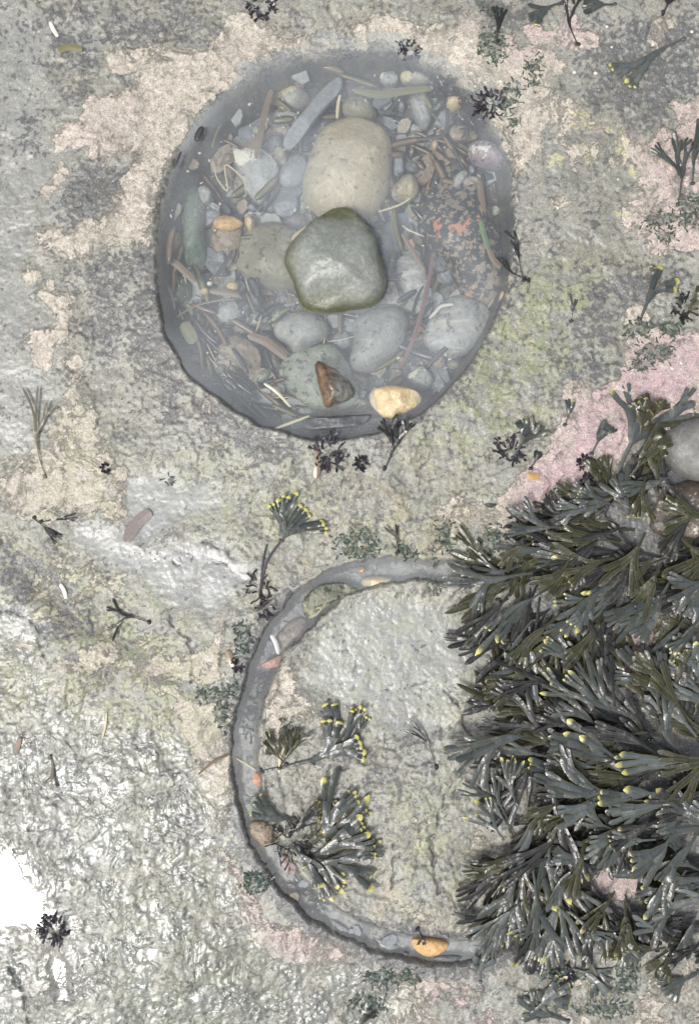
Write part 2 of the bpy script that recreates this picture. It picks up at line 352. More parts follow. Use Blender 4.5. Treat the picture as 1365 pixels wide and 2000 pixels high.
base = g.mix(g.sub(1, g.mul(film, .6)), base, g.mix(1.0, base, g.mix(grn, (.70, .70, .70), (1.22, 1.22, 1.22)), 'MULTIPLY'))
pit = g.mul(g.ss(g.noise(85, 5, .7, .5), .60, .68), g.sub(1, g.mul(film, .7)))
base = g.mix(g.mul(pit, .55), base, (.10, .10, .085))
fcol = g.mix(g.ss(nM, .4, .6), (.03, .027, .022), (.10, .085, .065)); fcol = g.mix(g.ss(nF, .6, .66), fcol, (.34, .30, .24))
wcol = g.mix(g.ss(g.noise(12, 6, .7, 0, g.scalevec((3, 3, .6))), .4, .65), (.035, .032, .03), (.12, .105, .085))  # pool and channel walls: part of their shade put into the colour
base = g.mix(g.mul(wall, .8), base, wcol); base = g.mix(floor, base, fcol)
bumps = g.mul(rough, g.mul(g.ss(g.vor(95, 'SMOOTH_F1'), .6, .1), .8))
wfl = g.ss(g.noise(14, 4, .6, .5), .47, .6)
vv = g.noise(30, 3, .6, 0, None, True); vm = g.t.nodes.new('ShaderNodeVectorMath'); vm.operation = 'MULTIPLY_ADD'; g.put(vm.inputs[0], vv); vm.inputs[1].default_value = (.03, .03, .03); g.put(vm.inputs[2], g.pos)
rb = g.bump(g.mul(g.add(g.add(g.mul(g.vor(62, 'SMOOTH_F1', 1, vm.outputs[0]), 1.2), g.mul(g.noise(130, 2, .5, .3), .12)), g.mul(g.noise(26, 2, .5), 1.2)), g.sub(1.0, g.mul(wfl, .8))), .0017, 1)
base = g.mix(g.mul(rough, .7), base, g.mix(1.0, base, (.44, .49, .49), 'MULTIPLY'))
hgt = g.add(g.add(g.mul(cm, g.add(.5, g.mul(g.noise(48, 7, .7, 1.2), 1.6))), g.mul(nM, 1.6)), g.add(g.mul(nF, g.add(.5, g.mul(cm, .1))), g.mul(nT, .25)))
hgt = g.mul(hgt, g.sub(1, g.mul(rough, .45)))
hgt = g.mul(g.add(hgt, g.add(bumps, g.mul(tm, 1.2))), g.sub(1, g.mul(g.math('MINIMUM', g.add(g.mul(film, .6), wet), 1), .93)))
bn = g.bump(g.sub(hgt, g.mul(sp, .35)), .0016, 1)
rgh = g.math('MAXIMUM', g.sub(g.sub(g.add(.42, g.mul(g.sub(nM, .5), .5)), g.mul(rough, .14)), g.add(g.mul(film, .16), g.mul(wet, .5))), .05)
g.pbr(Base_Color=base, Roughness=rgh, Normal=bn, Coat_Weight=g.add(.3, g.mul(g.math('MAXIMUM', rough, wet), .7)), Specular_IOR_Level=g.sub(.5, g.mul(rough, .35)), Coat_Roughness=g.sub(g.add(.2, g.mul(rough, g.add(.03, g.mul(g.ss(nB, .38, .62), .16)))), g.mul(wet, .26)), Coat_IOR=1.5)
mv = g.t.nodes.new('ShaderNodeMix'); mv.data_type = 'VECTOR'; g.put(mv.inputs[0], g.math('MINIMUM', rough, 1)); g.put(mv.inputs[4], bn); g.put(mv.inputs[5], g.mix(wet, rb, g.geo.outputs['Normal'])); g.put(g.b.inputs['Coat Normal'], mv.outputs[1])
me.materials.append(g.m)
tag(link('ground', me), kind='structure')

# ------------------------------------------------------------------ water
def water_mat(name, veil, tint):
    w = NT(name); hgt = g_h = w.noise(9, 3, .5)
    b = w.bump(hgt, .0012, .6)
    fr = w.t.nodes.new('ShaderNodeFresnel'); fr.inputs['IOR'].default_value = 1.4; w.put(fr.inputs['Normal'], b)
    tr = w.t.nodes.new('ShaderNodeBsdfTransparent'); tr.inputs[0].default_value = (*tint, 1)
    gl = w.t.nodes.new('ShaderNodeBsdfGlossy'); gl.inputs['Roughness'].default_value = .03; w.put(gl.inputs['Normal'], b)
    di = w.t.nodes.new('ShaderNodeBsdfDiffuse'); di.inputs[0].default_value = (.73, .785, .83, 1)
    m1 = w.t.nodes.new('ShaderNodeMixShader'); m2 = w.t.nodes.new('ShaderNodeMixShader')
    w.put(m1.inputs[0], w.mul(w.add(.55, w.mul(w.ss(w.noise(3.0, 3, .55, .4), .35, .65), .9)), veil))
    w.t.links.new(tr.outputs[0], m1.inputs[1]); w.t.links.new(di.outputs[0], m1.inputs[2])
    w.put(m2.inputs[0], fr.outputs[0]); w.t.links.new(m1.outputs[0], m2.inputs[1]); w.t.links.new(gl.outputs[0], m2.inputs[2])
    w.t.links.new(m2.outputs[0], w.out.inputs[0]); return w.m
WM = water_mat('sky_veiled_water', .15, (.93, .95, .95)); WM2 = water_mat('clear_water', .12, (.92, .94, .95))  # veil: sky glare on the water put in as pale diffuse colour
WZ = -.004
def sheet(name, P, mat, z, expand=0):
    P = [Vector(W(*p)) for p in P]
    if expand:
        c = sum(P, Vector((0, 0))) / len(P); P = [c + (p - c) * (1 + expand) for p in P]
    me = newmesh(name, [(p.x, p.y, z) for p in P], [tuple(range(len(P)))][::1], mat)
    o = link(name, me)
    if me.polygons[0].normal.z < 0: me.flip_normals()
    return tag(o, kind='structure')
sheet('pool_water', RIM, WM, WZ, .09)
vs = []; fs = []
for i, (a, b, w_) in enumerate(CH):
    p = Vector((a, b)); q0 = Vector(CH[max(i - 1, 0)][:2]); q1 = Vector(CH[min(i + 1, len(CH) - 1)][:2]); dd = (q1 - q0).normalized(); nn = Vector((-dd.y, dd.x))
    for s in (1, -1): c = p + nn * s * (w_ + 12); vs.append((*W(c.x, c.y), -.0055))
    if i: k = 2 * i; fs.append((k - 2, k - 1, k + 1, k))
me = newmesh('channel_water', vs, fs, WM2); o = tag(link('channel_water', me), kind='structure')
if me.polygons[0].normal.z < 0: me.flip_normals()
sheet('hollow_water', circ(1335, 900, 84, 78, 20), WM2, -.016); sheet('puddle_water', circ(1352, 1335, 40, 44, 16), WM2, -.01)

# ------------------------------------------------------------------ stone materials
def stone_mat(name, c1, c2, sp=None, spd=.0, patch=None, pth=.6, rough=.45, streak=None, coat=.2, gs=1, bumpd=.002):
    s = NT(name); n = s.noise(9, 5, .6); f = s.noise(90 * gs, 6, .65); t = s.noise(300, 3, .6)
    c = s.mix(s.ss(n, .35, .65), c1, c2)
    c = s.mix(s.mul(s.ss(f, .45, .7), .4), c, tuple(min(1, v * 1.45) for v in c2)); c = s.mix(s.mul(s.ss(t, .55, .7), .35), c, tuple(v * .45 for v in c1))
    vn = s.ss(s.math('ABSOLUTE', s.sub(s.noise(7, 3, .55, 1.4), .5)), .012, .003)
    c = s.mix(s.mul(vn, .3), c, tuple(min(1, v * 1.7) for v in c2)); c = s.mix(s.mul(s.ss(s.noise(17, 6, .7), .5, .66), .45), c, tuple(v * .62 for v in c1))
    if streak: c = s.mix(s.mul(s.ss(s.noise(14, 4, .6, .2, s.scalevec((1, 6, 1))), .5, .62), .7), c, streak)
    if sp: c = s.mix(s.ss(s.add(s.noise(70, 6, .7), s.mul(n, .3)), .72 - spd, .76 - spd), c, sp)
    if patch: c = s.mix(s.ss(s.add(s.noise(15, 7, .7), s.mul(s.sub(f, .5), .25)), pth, pth + .04), c, patch)
    b = s.bump(s.add(s.mul(f, 1), s.add(s.mul(t, .3), s.mul(s.noise(28, 5, .6), 1.5))), bumpd, 1)
    s.pbr(Base_Color=c, Roughness=s.add(rough - .1, s.mul(f, .2)), Normal=b, Coat_Weight=coat, Coat_Roughness=.12, Coat_Normal=b)
    return s.m
SM = {
 'tan': stone_mat('sandstone_tan', (.40,.335,.215), (.46,.40,.28), (.22,.19,.14), -.02, (.58,.50,.33), .66),
 'wetgreen': None,
 'yellow': stone_mat('quartz_yellow', (.52,.40,.22), (.60,.49,.30), (.36,.24,.11), -.06),
 'orange': stone_mat('pebble_orange', (.50,.30,.12), (.56,.37,.17), (.28,.15,.06), -.05),
 'grey': stone_mat('siltstone_grey', (.25,.26,.25), (.33,.335,.31), (.12,.12,.11), -.04),
 'greygreen': stone_mat('stone_greygreen', (.17,.21,.15), (.27,.29,.22), (.08,.09,.07), .0),
 'greyveins': stone_mat('stone_veined', (.27,.28,.27), (.35,.35,.33), (.14,.14,.13), -.03, streak=(.50,.48,.42)),
 'olive': stone_mat('stone_olive', (.20,.185,.13), (.27,.25,.18), (.10,.09,.06), -.02),
 'green': stone_mat('stone_weedy_green', (.07,.10,.07), (.13,.17,.12), (.22,.26,.2), -.02),
 'slate': stone_mat('slate_blue', (.16,.175,.19), (.23,.245,.26), None, 0, rough=.4),
 'slatedark': stone_mat('slate_dark', (.07,.075,.08), (.13,.135,.14), None, 0, rough=.35),
 'whitepatch': stone_mat('stone_whitepatch', (.26,.275,.26), (.33,.335,.32), (.12,.12,.12), -.05, (.66,.64,.55), .57),
 'pinkpatch': stone_mat('stone_pinkpatch', (.22,.22,.23), (.36,.27,.30), (.12,.1,.11), 0, (.68,.66,.60), .58),
 'yellowpatch': stone_mat('stone_yellowpatch', (.25,.25,.22), (.34,.33,.29), None, 0, (.62,.56,.34), .55),
 'mottled': stone_mat('stone_orange_lichen', (.22,.19,.15), (.33,.25,.19), (.035,.042,.045), .12, (.52,.24,.14), .585),
 'brown': stone_mat('stone_brown', (.22,.17,.12), (.30,.245,.18), (.12,.09,.06), 0),
 'boulder': stone_mat('boulder_grey', (.15,.15,.14), (.235,.23,.21), (.13,.12,.1), -.05, (.5,.49,.45), .68),
 'darkrock': stone_mat('rock_brownblack', (.06,.052,.045), (.13,.105,.08), (.42,.38,.30), .0, rough=.3),
 'moss': stone_mat('rock_mossy', (.13,.14,.10), (.28,.26,.18), (.06,.075,.055), .06, (.44,.40,.28), .6),
 'red': stone_mat('shard_red', (.42,.20,.13), (.50,.27,.18), None),
 'white': stone_mat('shell_white', (.66,.64,.58), (.76,.74,.68), None),
 'pinkrock': stone_mat('rock_pink', (.33,.26,.25), (.45,.36,.34), (.16,.12,.11), .02),
}
# wet green cobble: olive towards its foot, pale on the crown
s = NT('cobble_wet_green'); f = s.noise(110, 6, .65); n = s.noise(12, 5, .6)
sep = s.t.nodes.new('ShaderNodeSeparateXYZ'); s.put(sep.inputs[0], s.pos)
lv = s.ss(s.add(sep.outputs[2], s.mul(s.sub(n, .5), .05)), .010, .052)
c = s.mix(lv, (.06, .062, .014), (.195, .205, .18)); c = s.mix(s.mul(s.ss(f, .4, .7), .5), c, s.mix(lv, (.16, .15, .04), (.36, .38, .34)))
c = s.mix(s.mul(s.ss(s.noise(260, 3, .6), .5, .65), .4), c, (.10, .12, .10))
b = s.bump(s.add(s.mul(f, 1), s.mul(s.noise(40, 5, .6), 1.6)), .0016, 1)
s.pbr(Base_Color=c, Roughness=.4, Normal=b, Coat_Weight=.9, Coat_Roughness=.34, Coat_Normal=b); SM['wetgreen'] = s.m
# rusty wedge
s = NT('wedge_rusty'); f = s.noise(80, 6, .65); sep = s.t.nodes.new('ShaderNodeSeparateXYZ'); s.put(sep.inputs[0], s.pos)
q = s.add(sep.outputs[0], s.mul(s.sub(s.noise(35, 5, .6), .5), .03))
c = s.mix(s.ss(q, -.016, .014), (.22, .13, .07), (.19, .19, .165)); c = s.mix(s.ss(q, -.016, -.03), c, (.10, .06, .03)); c = s.mix(s.mul(s.ss(f, .45, .6), .8), c, (.07, .055, .04))
b = s.bump(f, .002, 1); s.pbr(Base_Color=c, Roughness=.35, Normal=b, Coat_Weight=.8, Coat_Roughness=.12); SM['wedge'] = s.m

def stone_mesh(name, P, zb, zt, mat, flat=2.0, jag=.0, seed=0, sm=2, peak=None, n=72, K=15, zm=None):
    """closed pebble with outline P (photo px), underside zb and crown zt; widest at the middle height"""
    zm = zb + (zt - zb) * .4 if zm is None else zm
    P = [Vector(W(a, b, zm)) for a, b in P]
    P = [Vector(p) for p in resample(chaikin([tuple(p) for p in P], sm), n)]
    c = sum(P, Vector((0, 0))) / n
    pk = Vector(W(*peak, zt)) if peak else c
    R0 = sum((p - c).length for p in P) / n
    vs = []; fs = []
    def nz(p):
        a = mn.fractal(Vector((p[0], p[1], p[2])) * (3.2 / max(R0, .01)) * .4 + Vector((seed * 7.3, 0, 0)), 1, 2, 5)
        return a
    fr = random.Random(seed * 13 + 5); planes = []
    if flat >= 2.25 or sm == 1:
        for _ in range(6 if flat > 2.5 else 4):
            t = fr.uniform(0, 6.28); planes.append((math.cos(t), math.sin(t), fr.uniform(.25, .8), fr.uniform(.25, .6)))
    rings = []
    for k in range(K + 1):                       # top
        f = math.cos(k / K * math.pi / 2); e = (1 - f ** flat) ** (1 / flat) if f < 1 else 0
        rings.append((f, zm + (zt - zm) * e, 1))
    bot = []
    for k in range(1, 6):
        f = math.cos(k / 5 * math.pi / 2 * .98); e = (1 - f ** 2.2) ** (1 / 2.2)
        bot.append((f, zm - (zm - zb) * e, 0))
    for f, z, top in rings[::-1][1:][::-1]:
        row = []
        for p in P:
            cc = c.lerp(pk, 1 - f) if top else c
            q = cc + (p - c) * f; row.append(len(vs))
            d = nz((q.x, q.y, z)); u = (q - c) / max(R0, .001); z_ = z
            for dx_, dy_, sl_, of_ in (planes if top and f < .995 else ()):
                lim = zt - sl_ * ((dx_ * u.x + dy_ * u.y) - of_) * min(R0, (zt - zm) * 1.6)
                if lim < z_: z_ = max(lim, zm + (z - zm) * .35)
            vs.append((q.x + u.x * d * jag * R0, q.y + u.y * d * jag * R0, z_ + d * (jag * .6 + .03) * (zt - zb) * (1 - f * .6)))
        fs.append(row)
    topc = len(vs); vs.append((pk.x, pk.y, zt + nz((pk.x, pk.y, zt)) * (jag * .6 + .03) * (zt - zb)))
    brow = []
    for f, z, _ in bot:
        row = []
        for p in P: q = c + (p - c) * f; row.append(len(vs)); vs.append((q.x, q.y, z))
        brow.append(row)
    F = []
    for a, b in zip(fs, fs[1:]):
        for i in range(n): j = (i + 1) % n; F.append((a[i], a[j], b[j], b[i]))
    l = fs[-1]
    for i in range(n): F.append((l[i], l[(i + 1) % n], topc))
    prev = fs[0]
    for b in brow:
        for i in range(n): j = (i + 1) % n; F.append((prev[j], prev[i], b[i], b[j]))
        prev = b
    F.append(tuple(reversed(prev)))
    ox, oy = c.x, c.y
    vs = [(x - ox, y - oy, z) for x, y, z in vs]
    area = sum(P[i].x * P[(i + 1) % n].y - P[(i + 1) % n].x * P[i].y for i in range(n))
    me = newmesh(name, vs, F, mat)
    if area < 0: me.flip_normals()
    return me, (ox, oy, 0)
FLZ = -.142
sid = [0]
def stone(name, label, P, zt, th, mat, flat=2.2, jag=.06, sm=2, peak=None, group=None, cat='stone', zm=None):
    sid[0] += 1
    me, loc = stone_mesh(name, P, zt - th, zt, SM[mat], flat, jag, sid[0], sm, peak, zm=zm)
    return tag(link(name, me, None, loc), label, cat, group)

stone('boulder', 'large smooth tan sandstone boulder under water above the wet green cobble', [(612,275),(640,243),(690,232),(742,243),(764,280),(768,330),(757,385),(732,425),(690,445),(640,440),(600,418),(590,380),(597,330)], -.012, .13, 'tan', 2.4, .04, cat='boulder')
o_cob = stone('cobble', 'wet green-grey cobble sticking out of the water in the middle of the pool', [(640,414),(668,407),(692,420),(735,462),(748,520),(750,565),(742,590),(718,606),(650,614),(597,608),(577,582),(570,545),(555,518),(562,490),(585,462),(610,432)], .062, .18, 'wetgreen', 2.7, .07, peak=(655,515), cat='cobble', zm=-.006)
stone('wedge_stone', 'small pointed rusty wedge stone poking out of the water near the lower rim', [(612,702),(628,704),(660,724),(686,746),(693,768),(680,783),(652,796),(634,800),(627,775),(618,735)], .030, .09, 'wedge', 1.35, .12, 1, (653,763), zm=-.006)
stone('pebble', 'big pale yellow pebble at the lower right rim of the pool', [(719,770),(735,756),(770,751),(808,760),(826,775),(815,795),(785,810),(757,822),(737,806),(722,790)], .010, .10, 'yellow', 2.3, .03, cat='pebble', zm=-.012)
stone('slate', 'long thin wet slate lying at the surface by the lower rim', [(588,828),(600,818),(650,816),(700,812),(723,810),(722,820),(700,832),(650,838),(605,839)], .013, .05, 'slatedark', 6, .05, 1, cat='slate', zm=.001)
S = [
 ('stone','dull olive rounded stone touching the left side of the green cobble',[(455,505),(474,458),(508,436),(560,440),(605,470),(605,550),(575,577),(520,568),(475,545)],-.05,.1,'olive',2.3,.05),
 ('stone','smooth grey long stone below right of the green cobble',[(705,612),(760,598),(798,615),(797,660),(772,700),(735,730),(692,734),(678,708),(692,672),(686,638)],-.03,.11,'grey',2.4,.04),
 ('stone','pale grey five-sided stone below left of the green cobble',[(536,640),(558,616),(600,610),(638,625),(648,655),(615,675),(578,698),(562,674),(538,662)],-.05,.08,'grey',3,.06),
 ('slab','big greenish slab under the rusty wedge stone',[(543,722),(560,700),(600,682),(655,668),(700,740),(695,790),(650,812),(592,795),(560,765)],-.055,.07,'greygreen',4,.08),
 ('stone','large mottled stone with black speckles and orange crust at the right wall',[(812,440),(826,365),(868,322),(918,335),(950,410),(985,500),(982,590),(955,614),(912,602),(880,548),(855,500),(822,470)],-.035,.11,'mottled',2.6,.06),
 ('stone','angular tan stone just right of the big tan boulder',[(762,375),(788,340),(812,348),(820,380),(798,400),(768,392)],-.05,.07,'tan',2.6,.1),
 ('pebble','small golden pebble near the upper right rim',[(866,200),(880,184),(900,194),(904,210),(886,220),(868,214)],-.03,.05,'yellow',2.2,.03),
 ('stone','oval stone with pink and white crust against the right rim',[(910,292),(925,278),(955,280),(982,300),(991,322),(975,335),(940,330),(916,312)],-.012,.08,'pinkpatch',2.3,.05),
 ('slate','long straight blue-grey slate blade pointing to the upper rim',[(655,150),(670,152),(668,178),(620,235),(572,296),(553,292),(555,268),(610,200)],-.055,.03,'slate',6,.03),
 ('stone','pale grey square stone with white crust patches upper left of the boulder',[(448,285),(470,266),(488,280),(528,308),(549,330),(540,362),(512,402),(490,388),(468,352),(452,315)],-.07,.06,'whitepatch',4,.06),
 ('stone','flat grey rounded slate left of the tan boulder',[(543,358),(550,330),(580,302),(602,312),(604,358),(578,374),(555,372)],-.07,.05,'slate',3.5,.04),
 ('stone','long dark green weedy stone along the left wall',[(360,395),(374,364),(394,366),(406,400),(400,450),(407,500),(396,542),(370,546),(360,500),(357,440)],-.055,.07,'green',2.4,.06),
 ('pebble','smooth tan egg-shaped pebble against the left wall',[(327,462),(340,447),(354,455),(359,480),(346,498),(331,490)],-.06,.05,'orange',2.1,.01),
 ('stone','stone with a rusty tan cap left of the olive stone',[(411,432),(430,418),(463,424),(479,442),(474,500),(445,508),(418,500),(413,460)],-.075,.05,'brown',3,.06),
 ('pebble','orange-tan flat pebble lying on the brown capped stone',[(411,436),(430,419),(463,424),(478,438),(460,452),(428,452)],-.06,.02,'orange',2.5,.05),
 ('pebble','little cream pebble right of the rusty capped stone',[(476,428),(488,417),(500,433),(496,452),(484,455)],-.06,.04,'yellow',2.3,.05),
 ('pebble','cream sliver of pebble wedged against the green cobble at its upper left',[(565,465),(590,446),(606,440),(606,458),(578,480)],-.045,.03,'yellow',2.3,.05),
 ('stone','round mottled grey stone near the top left of the pool',[(535,198),(550,175),(588,171),(611,190),(602,218),(565,228),(542,218)],-.07,.07,'yellowpatch',2.3,.06),
 ('stone','olive green smooth stone above the tan boulder',[(661,215),(675,192),(700,188),(730,205),(738,240),(700,250),(665,232)],-.06,.08,'olive',2.4,.04),
 ('stone','grey stone split by a fissure in the upper right of the pool',[(793,195),(815,173),(838,185),(845,235),(828,262),(806,232)],-.06,.06,'grey',2.8,.07),
 ('stone','flat pale grey chip near the top rim',[(738,148),(765,141),(781,155),(772,170),(746,168)],-.06,.03,'whitepatch',4,.08),
 ('stone','stone with yellow-white crust at the top right rim',[(779,146),(810,137),(832,150),(845,165),(815,172),(785,166)],-.045,.05,'yellowpatch',2.4,.08),
 ('stone','pale blunt stone at the lower left of the pool among brown strips',[(398,638),(428,602),(458,580),(478,600),(472,632),(432,644)],-.07,.06,'grey',3,.08),
 ('stone','small pale flat stone left of the five-sided stone',[(477,628),(500,611),(532,615),(526,636),(492,644)],-.08,.05,'grey',3.2,.08),
 ('stone','greenish small stone above the five-sided stone',[(527,640),(530,615),(545,602),(560,612),(545,632)],-.075,.05,'greygreen',3,.08),
 ('stone','tan-grey lumpy stone lower left in the pool',[(422,668),(450,650),(488,664),(512,690),(502,738),(470,722),(430,698)],-.065,.06,'brown',3,.1),
 ('stone','broad grey stone with pale veins at the lower right wall',[(826,650),(848,602),(888,574),(940,590),(962,612),(942,662),(902,702),(852,694),(828,675)],-.045,.08,'greyveins',3,.04),
 ('stone','blurred grey stone right of the green cobble',[(772,505),(812,498),(838,540),(832,592),(795,588),(770,545)],-.07,.06,'greyveins',3,.06),
 ('stone','small blue-grey stone left of the mottled stone foot',[(848,520),(868,508),(888,545),(872,562),(853,548)],-.075,.05,'slate',3,.05),
 ('stone','pale grey stone by the yellow pebble',[(790,735),(815,715),(842,722),(850,750),(828,765),(800,758)],-.06,.06,'whitepatch',2.8,.07),
 ('stone','flat slate right of the green cobble near the boulder foot',[(745,440),(775,430),(790,460),(785,498),(755,492)],-.085,.04,'slate',4,.05),
 ('slate','pale flat slate between the square stone and the boulder',[(530,400),(560,378),(582,385),(580,420),(545,428)],-.085,.03,'slate',5,.05),
 ('slate','broad slate under the right side of the tan boulder',[(768,300),(782,292),(790,330),(782,365),(766,350)],-.08,.04,'slate',4,.05),
 ('stone','weedy green stone below the long green stone',[(330,560),(350,540),(375,550),(380,580),(362,602),(335,590)],-.075,.05,'green',2.6,.1),
 ('stone','yellowish green stone at the lower left wall',[(350,600),(372,580),(398,592),(402,622),(375,628)],-.08,.05,'greygreen',3,.1),
 ('stone','pinkish brown flat stone at the right wall under the speckled crust',[(900,345),(940,350),(950,400),(925,420),(905,400)],-.07,.04,'pinkrock',4,.08),
 ('stone','flat brown-grey stone below the golden pebble',[(850,252),(890,244),(935,255),(930,276),(880,280),(852,270)],-.07,.03,'brown',4,.05),
 ('stone','small grey stone under the lower edge of the green cobble',[(645,660),(662,645),(685,650),(690,675),(670,685),(650,678)],-.085,.04,'slate',2.5,.05),
 ('pebble','tiny pale tan pebble above the angular tan stone',[(840,278),(852,272),(858,285),(850,297),(840,292)],-.07,.03,'tan',2.2,.02),
 ('pebble','round yellow pebble at the left of the olive stone foot',circ(455,560,14,11,8),-.06,.03,'yellow',2.2,.03),
 ('pebble','small cream yellow pebble beside the white shell',circ(401,570,10,8,7),-.06,.03,'yellow',2.4,.08),
 ('pebble','small round grey-green pebble among the lower left strips',circ(432,722,10,10,8),-.06,.03,'greygreen',2.2,.02),
 ('pebble','small olive pebble against the lower right wall',circ(885,713,13,9,8),-.03,.03,'olive',2.2,.02),
 ('pebble','small tan pebble stuck at the right waterline',[(972,580),(980,565),(988,575),(984,590),(975,594)],.002,.03,'tan',2.2,.02),
 ('shell','white shell chip at the left of the olive stone foot',circ(410,554,6,5,7),-.05,.01,'white',2.4,.05),
]
for n_, l, P, zt, th, m, fl_, jg in S: stone(n_, l, P, zt, th, m, fl_, jg, 1 if fl_ >= 2.8 else 2, cat=n_)
# stones of the channel and outside
S2 = [
 ('pebble','elongated yellow pebble in the upper part of the curved channel',[(703,1135),(712,1126),(740,1124),(765,1128),(774,1136),(760,1146),(730,1150),(708,1146)],-.004,.03,'yellow',2.3,.02),
 ('pebble','tiny orange pebble above the elongated yellow pebble',circ(706,1113,8,7,8),-.004,.02,'orange',2.3,.02),
 ('mossy_rock','mossy rock filling the bend of the curved channel',[(590,1200),(592,1172),(612,1146),(650,1138),(700,1146),(690,1162),(655,1172),(628,1196),(606,1212)],.010,.06,'moss',3,.14),
 ('stone','brown stone under water in the channel below the mossy rock',[(530,1262),(545,1230),(575,1205),(600,1205),(595,1235),(570,1258),(545,1278)],-.016,.04,'brown',3,.08),
 ('shard','pinkish red shard across the channel',[(508,1298),(530,1286),(552,1278),(556,1288),(545,1302),(515,1306)],-.006,.02,'red',4,.08),
 ('shard','small orange shard at the inner edge of the left channel',[(494,1512),(504,1508),(512,1520),(511,1534),(502,1537),(494,1528)],-.002,.012,'red',4,.06),
 ('stone','grey-green flat chip in the left channel',[(478,1478),(490,1470),(502,1480),(503,1498),(488,1497)],-.022,.02,'greygreen',4,.05),
 ('stone','pale long chip in the left channel under the grey-green chip',[(468,1510),(478,1506),(480,1530),(476,1541),(468,1538)],-.025,.015,'grey',4,.05),
 ('stone','brown wet stone blocking the lower left channel',[(485,1606),(500,1600),(530,1606),(542,1622),(540,1645),(520,1655),(500,1640),(488,1625)],.008,.05,'brown',2.6,.09),
 ('stone','pinkish stone low in the channel below the brown wet stone',[(545,1672),(560,1668),(575,1685),(580,1705),(565,1708),(550,1692)],.002,.04,'pinkrock',2.6,.1),
 ('pebble','orange pebble set in the lower channel at the bottom of the photo',[(799,1838),(812,1830),(845,1830),(872,1836),(879,1845),(865,1860),(838,1870),(815,1860)],.010,.05,'orange',2.3,.03),
 ('pebble','dark oval pebble under the orange pebble in the lower channel',[(842,1872),(860,1865),(890,1864),(904,1868),(895,1877),(860,1881)],-.001,.04,'slatedark',2.2,.01),
 ('pebble','dark oval shape standing in for a hole at the inner edge of the lower channel',[(682,1784),(692,1782),(710,1793),(712,1800),(700,1799),(688,1793)],-.0005,.03,'slatedark',2.3,.01),  # flat dark stone added to darken a hole here
 ('pebble','small dark pebble in the channel left of the orange pebble',circ(792,1862,6,5,8),-.001,.03,'slatedark',2.3,.01),
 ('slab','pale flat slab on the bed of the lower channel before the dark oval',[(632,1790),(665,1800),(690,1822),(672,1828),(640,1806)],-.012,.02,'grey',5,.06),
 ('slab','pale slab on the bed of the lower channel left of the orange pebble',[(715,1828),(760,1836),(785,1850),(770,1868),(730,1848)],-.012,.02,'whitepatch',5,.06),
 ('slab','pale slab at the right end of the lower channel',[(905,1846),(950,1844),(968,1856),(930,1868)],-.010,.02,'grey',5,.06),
 ('slab','flat grey-green slab in the left channel below the orange shard',[(470,1550),(492,1552),(498,1585),(482,1596),(472,1575)],-.016,.02,'greygreen',5,.06),
 ('boulder','pale grey rounded boulder at the right edge above the seaweed bed',[(1282,868),(1292,840),(1330,820),(1380,815),(1420,840),(1420,910),(1380,945),(1340,938),(1305,915),(1285,892)],.06,.12,'boulder',2.6,.05),
 ('rock','dark brown speckled rock below the pale boulder at the right edge',[(1250,975),(1290,945),(1340,940),(1420,950),(1420,1060),(1380,1080),(1310,1070),(1262,1035)],.022,.07,'darkrock',3,.12),
 ('rock','dark pink-brown rock showing between the fronds of the seaweed bed',[(1205,1165),(1235,1140),(1262,1160),(1275,1220),(1265,1270),(1230,1262),(1205,1215)],.03,.06,'pinkrock',2.8,.14),
]
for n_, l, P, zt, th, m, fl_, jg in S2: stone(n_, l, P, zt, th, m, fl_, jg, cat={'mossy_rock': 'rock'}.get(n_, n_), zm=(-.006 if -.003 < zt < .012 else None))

# ------------------------------------------------------------------ pool litter
rnd = random.Random(4)
def chip_mesh(name, r, el, th, mat, rr):
    k = rr.randint(5, 7); P = [(r * el * math.cos(a), r * math.sin(a)) for a in sorted((i + rr.uniform(-.3, .3)) * 2 * math.pi / k for i in range(k))]
    vs = [(x, y, 0) for x, y in P] + [(x * .92, y * .92, th) for x, y in P]
    F = [tuple(range(2 * k - 1, k - 1, -1))[::-1], tuple(range(k))[::-1]] + [(i, (i + 1) % k, k + (i + 1) % k, k + i) for i in range(k)]
    return newmesh(name, vs, F, mat, False)
rimw = wp(RIM)
def in_pool(x, y, m=.0):
    c = Vector(W(650, 475)); v = Vector((x, y)) - c; s = c + v * (1 + m)
    n = len(rimw); r = False; j = n - 1
    for i in range(n):
        xi, yi = rimw[i]; xj, yj = rimw[j]
        if (yi > s.y) != (yj > s.y) and s.x < (xj - xi) * (s.y - yi) / (yj - yi) + xi: r = not r
        j = i
    return r
def rpool(m=.06):
    while 1:
        x = rnd.uniform(-.38, .34); y = rnd.uniform(.12, .92)
        if in_pool(x, y, m): return x, y
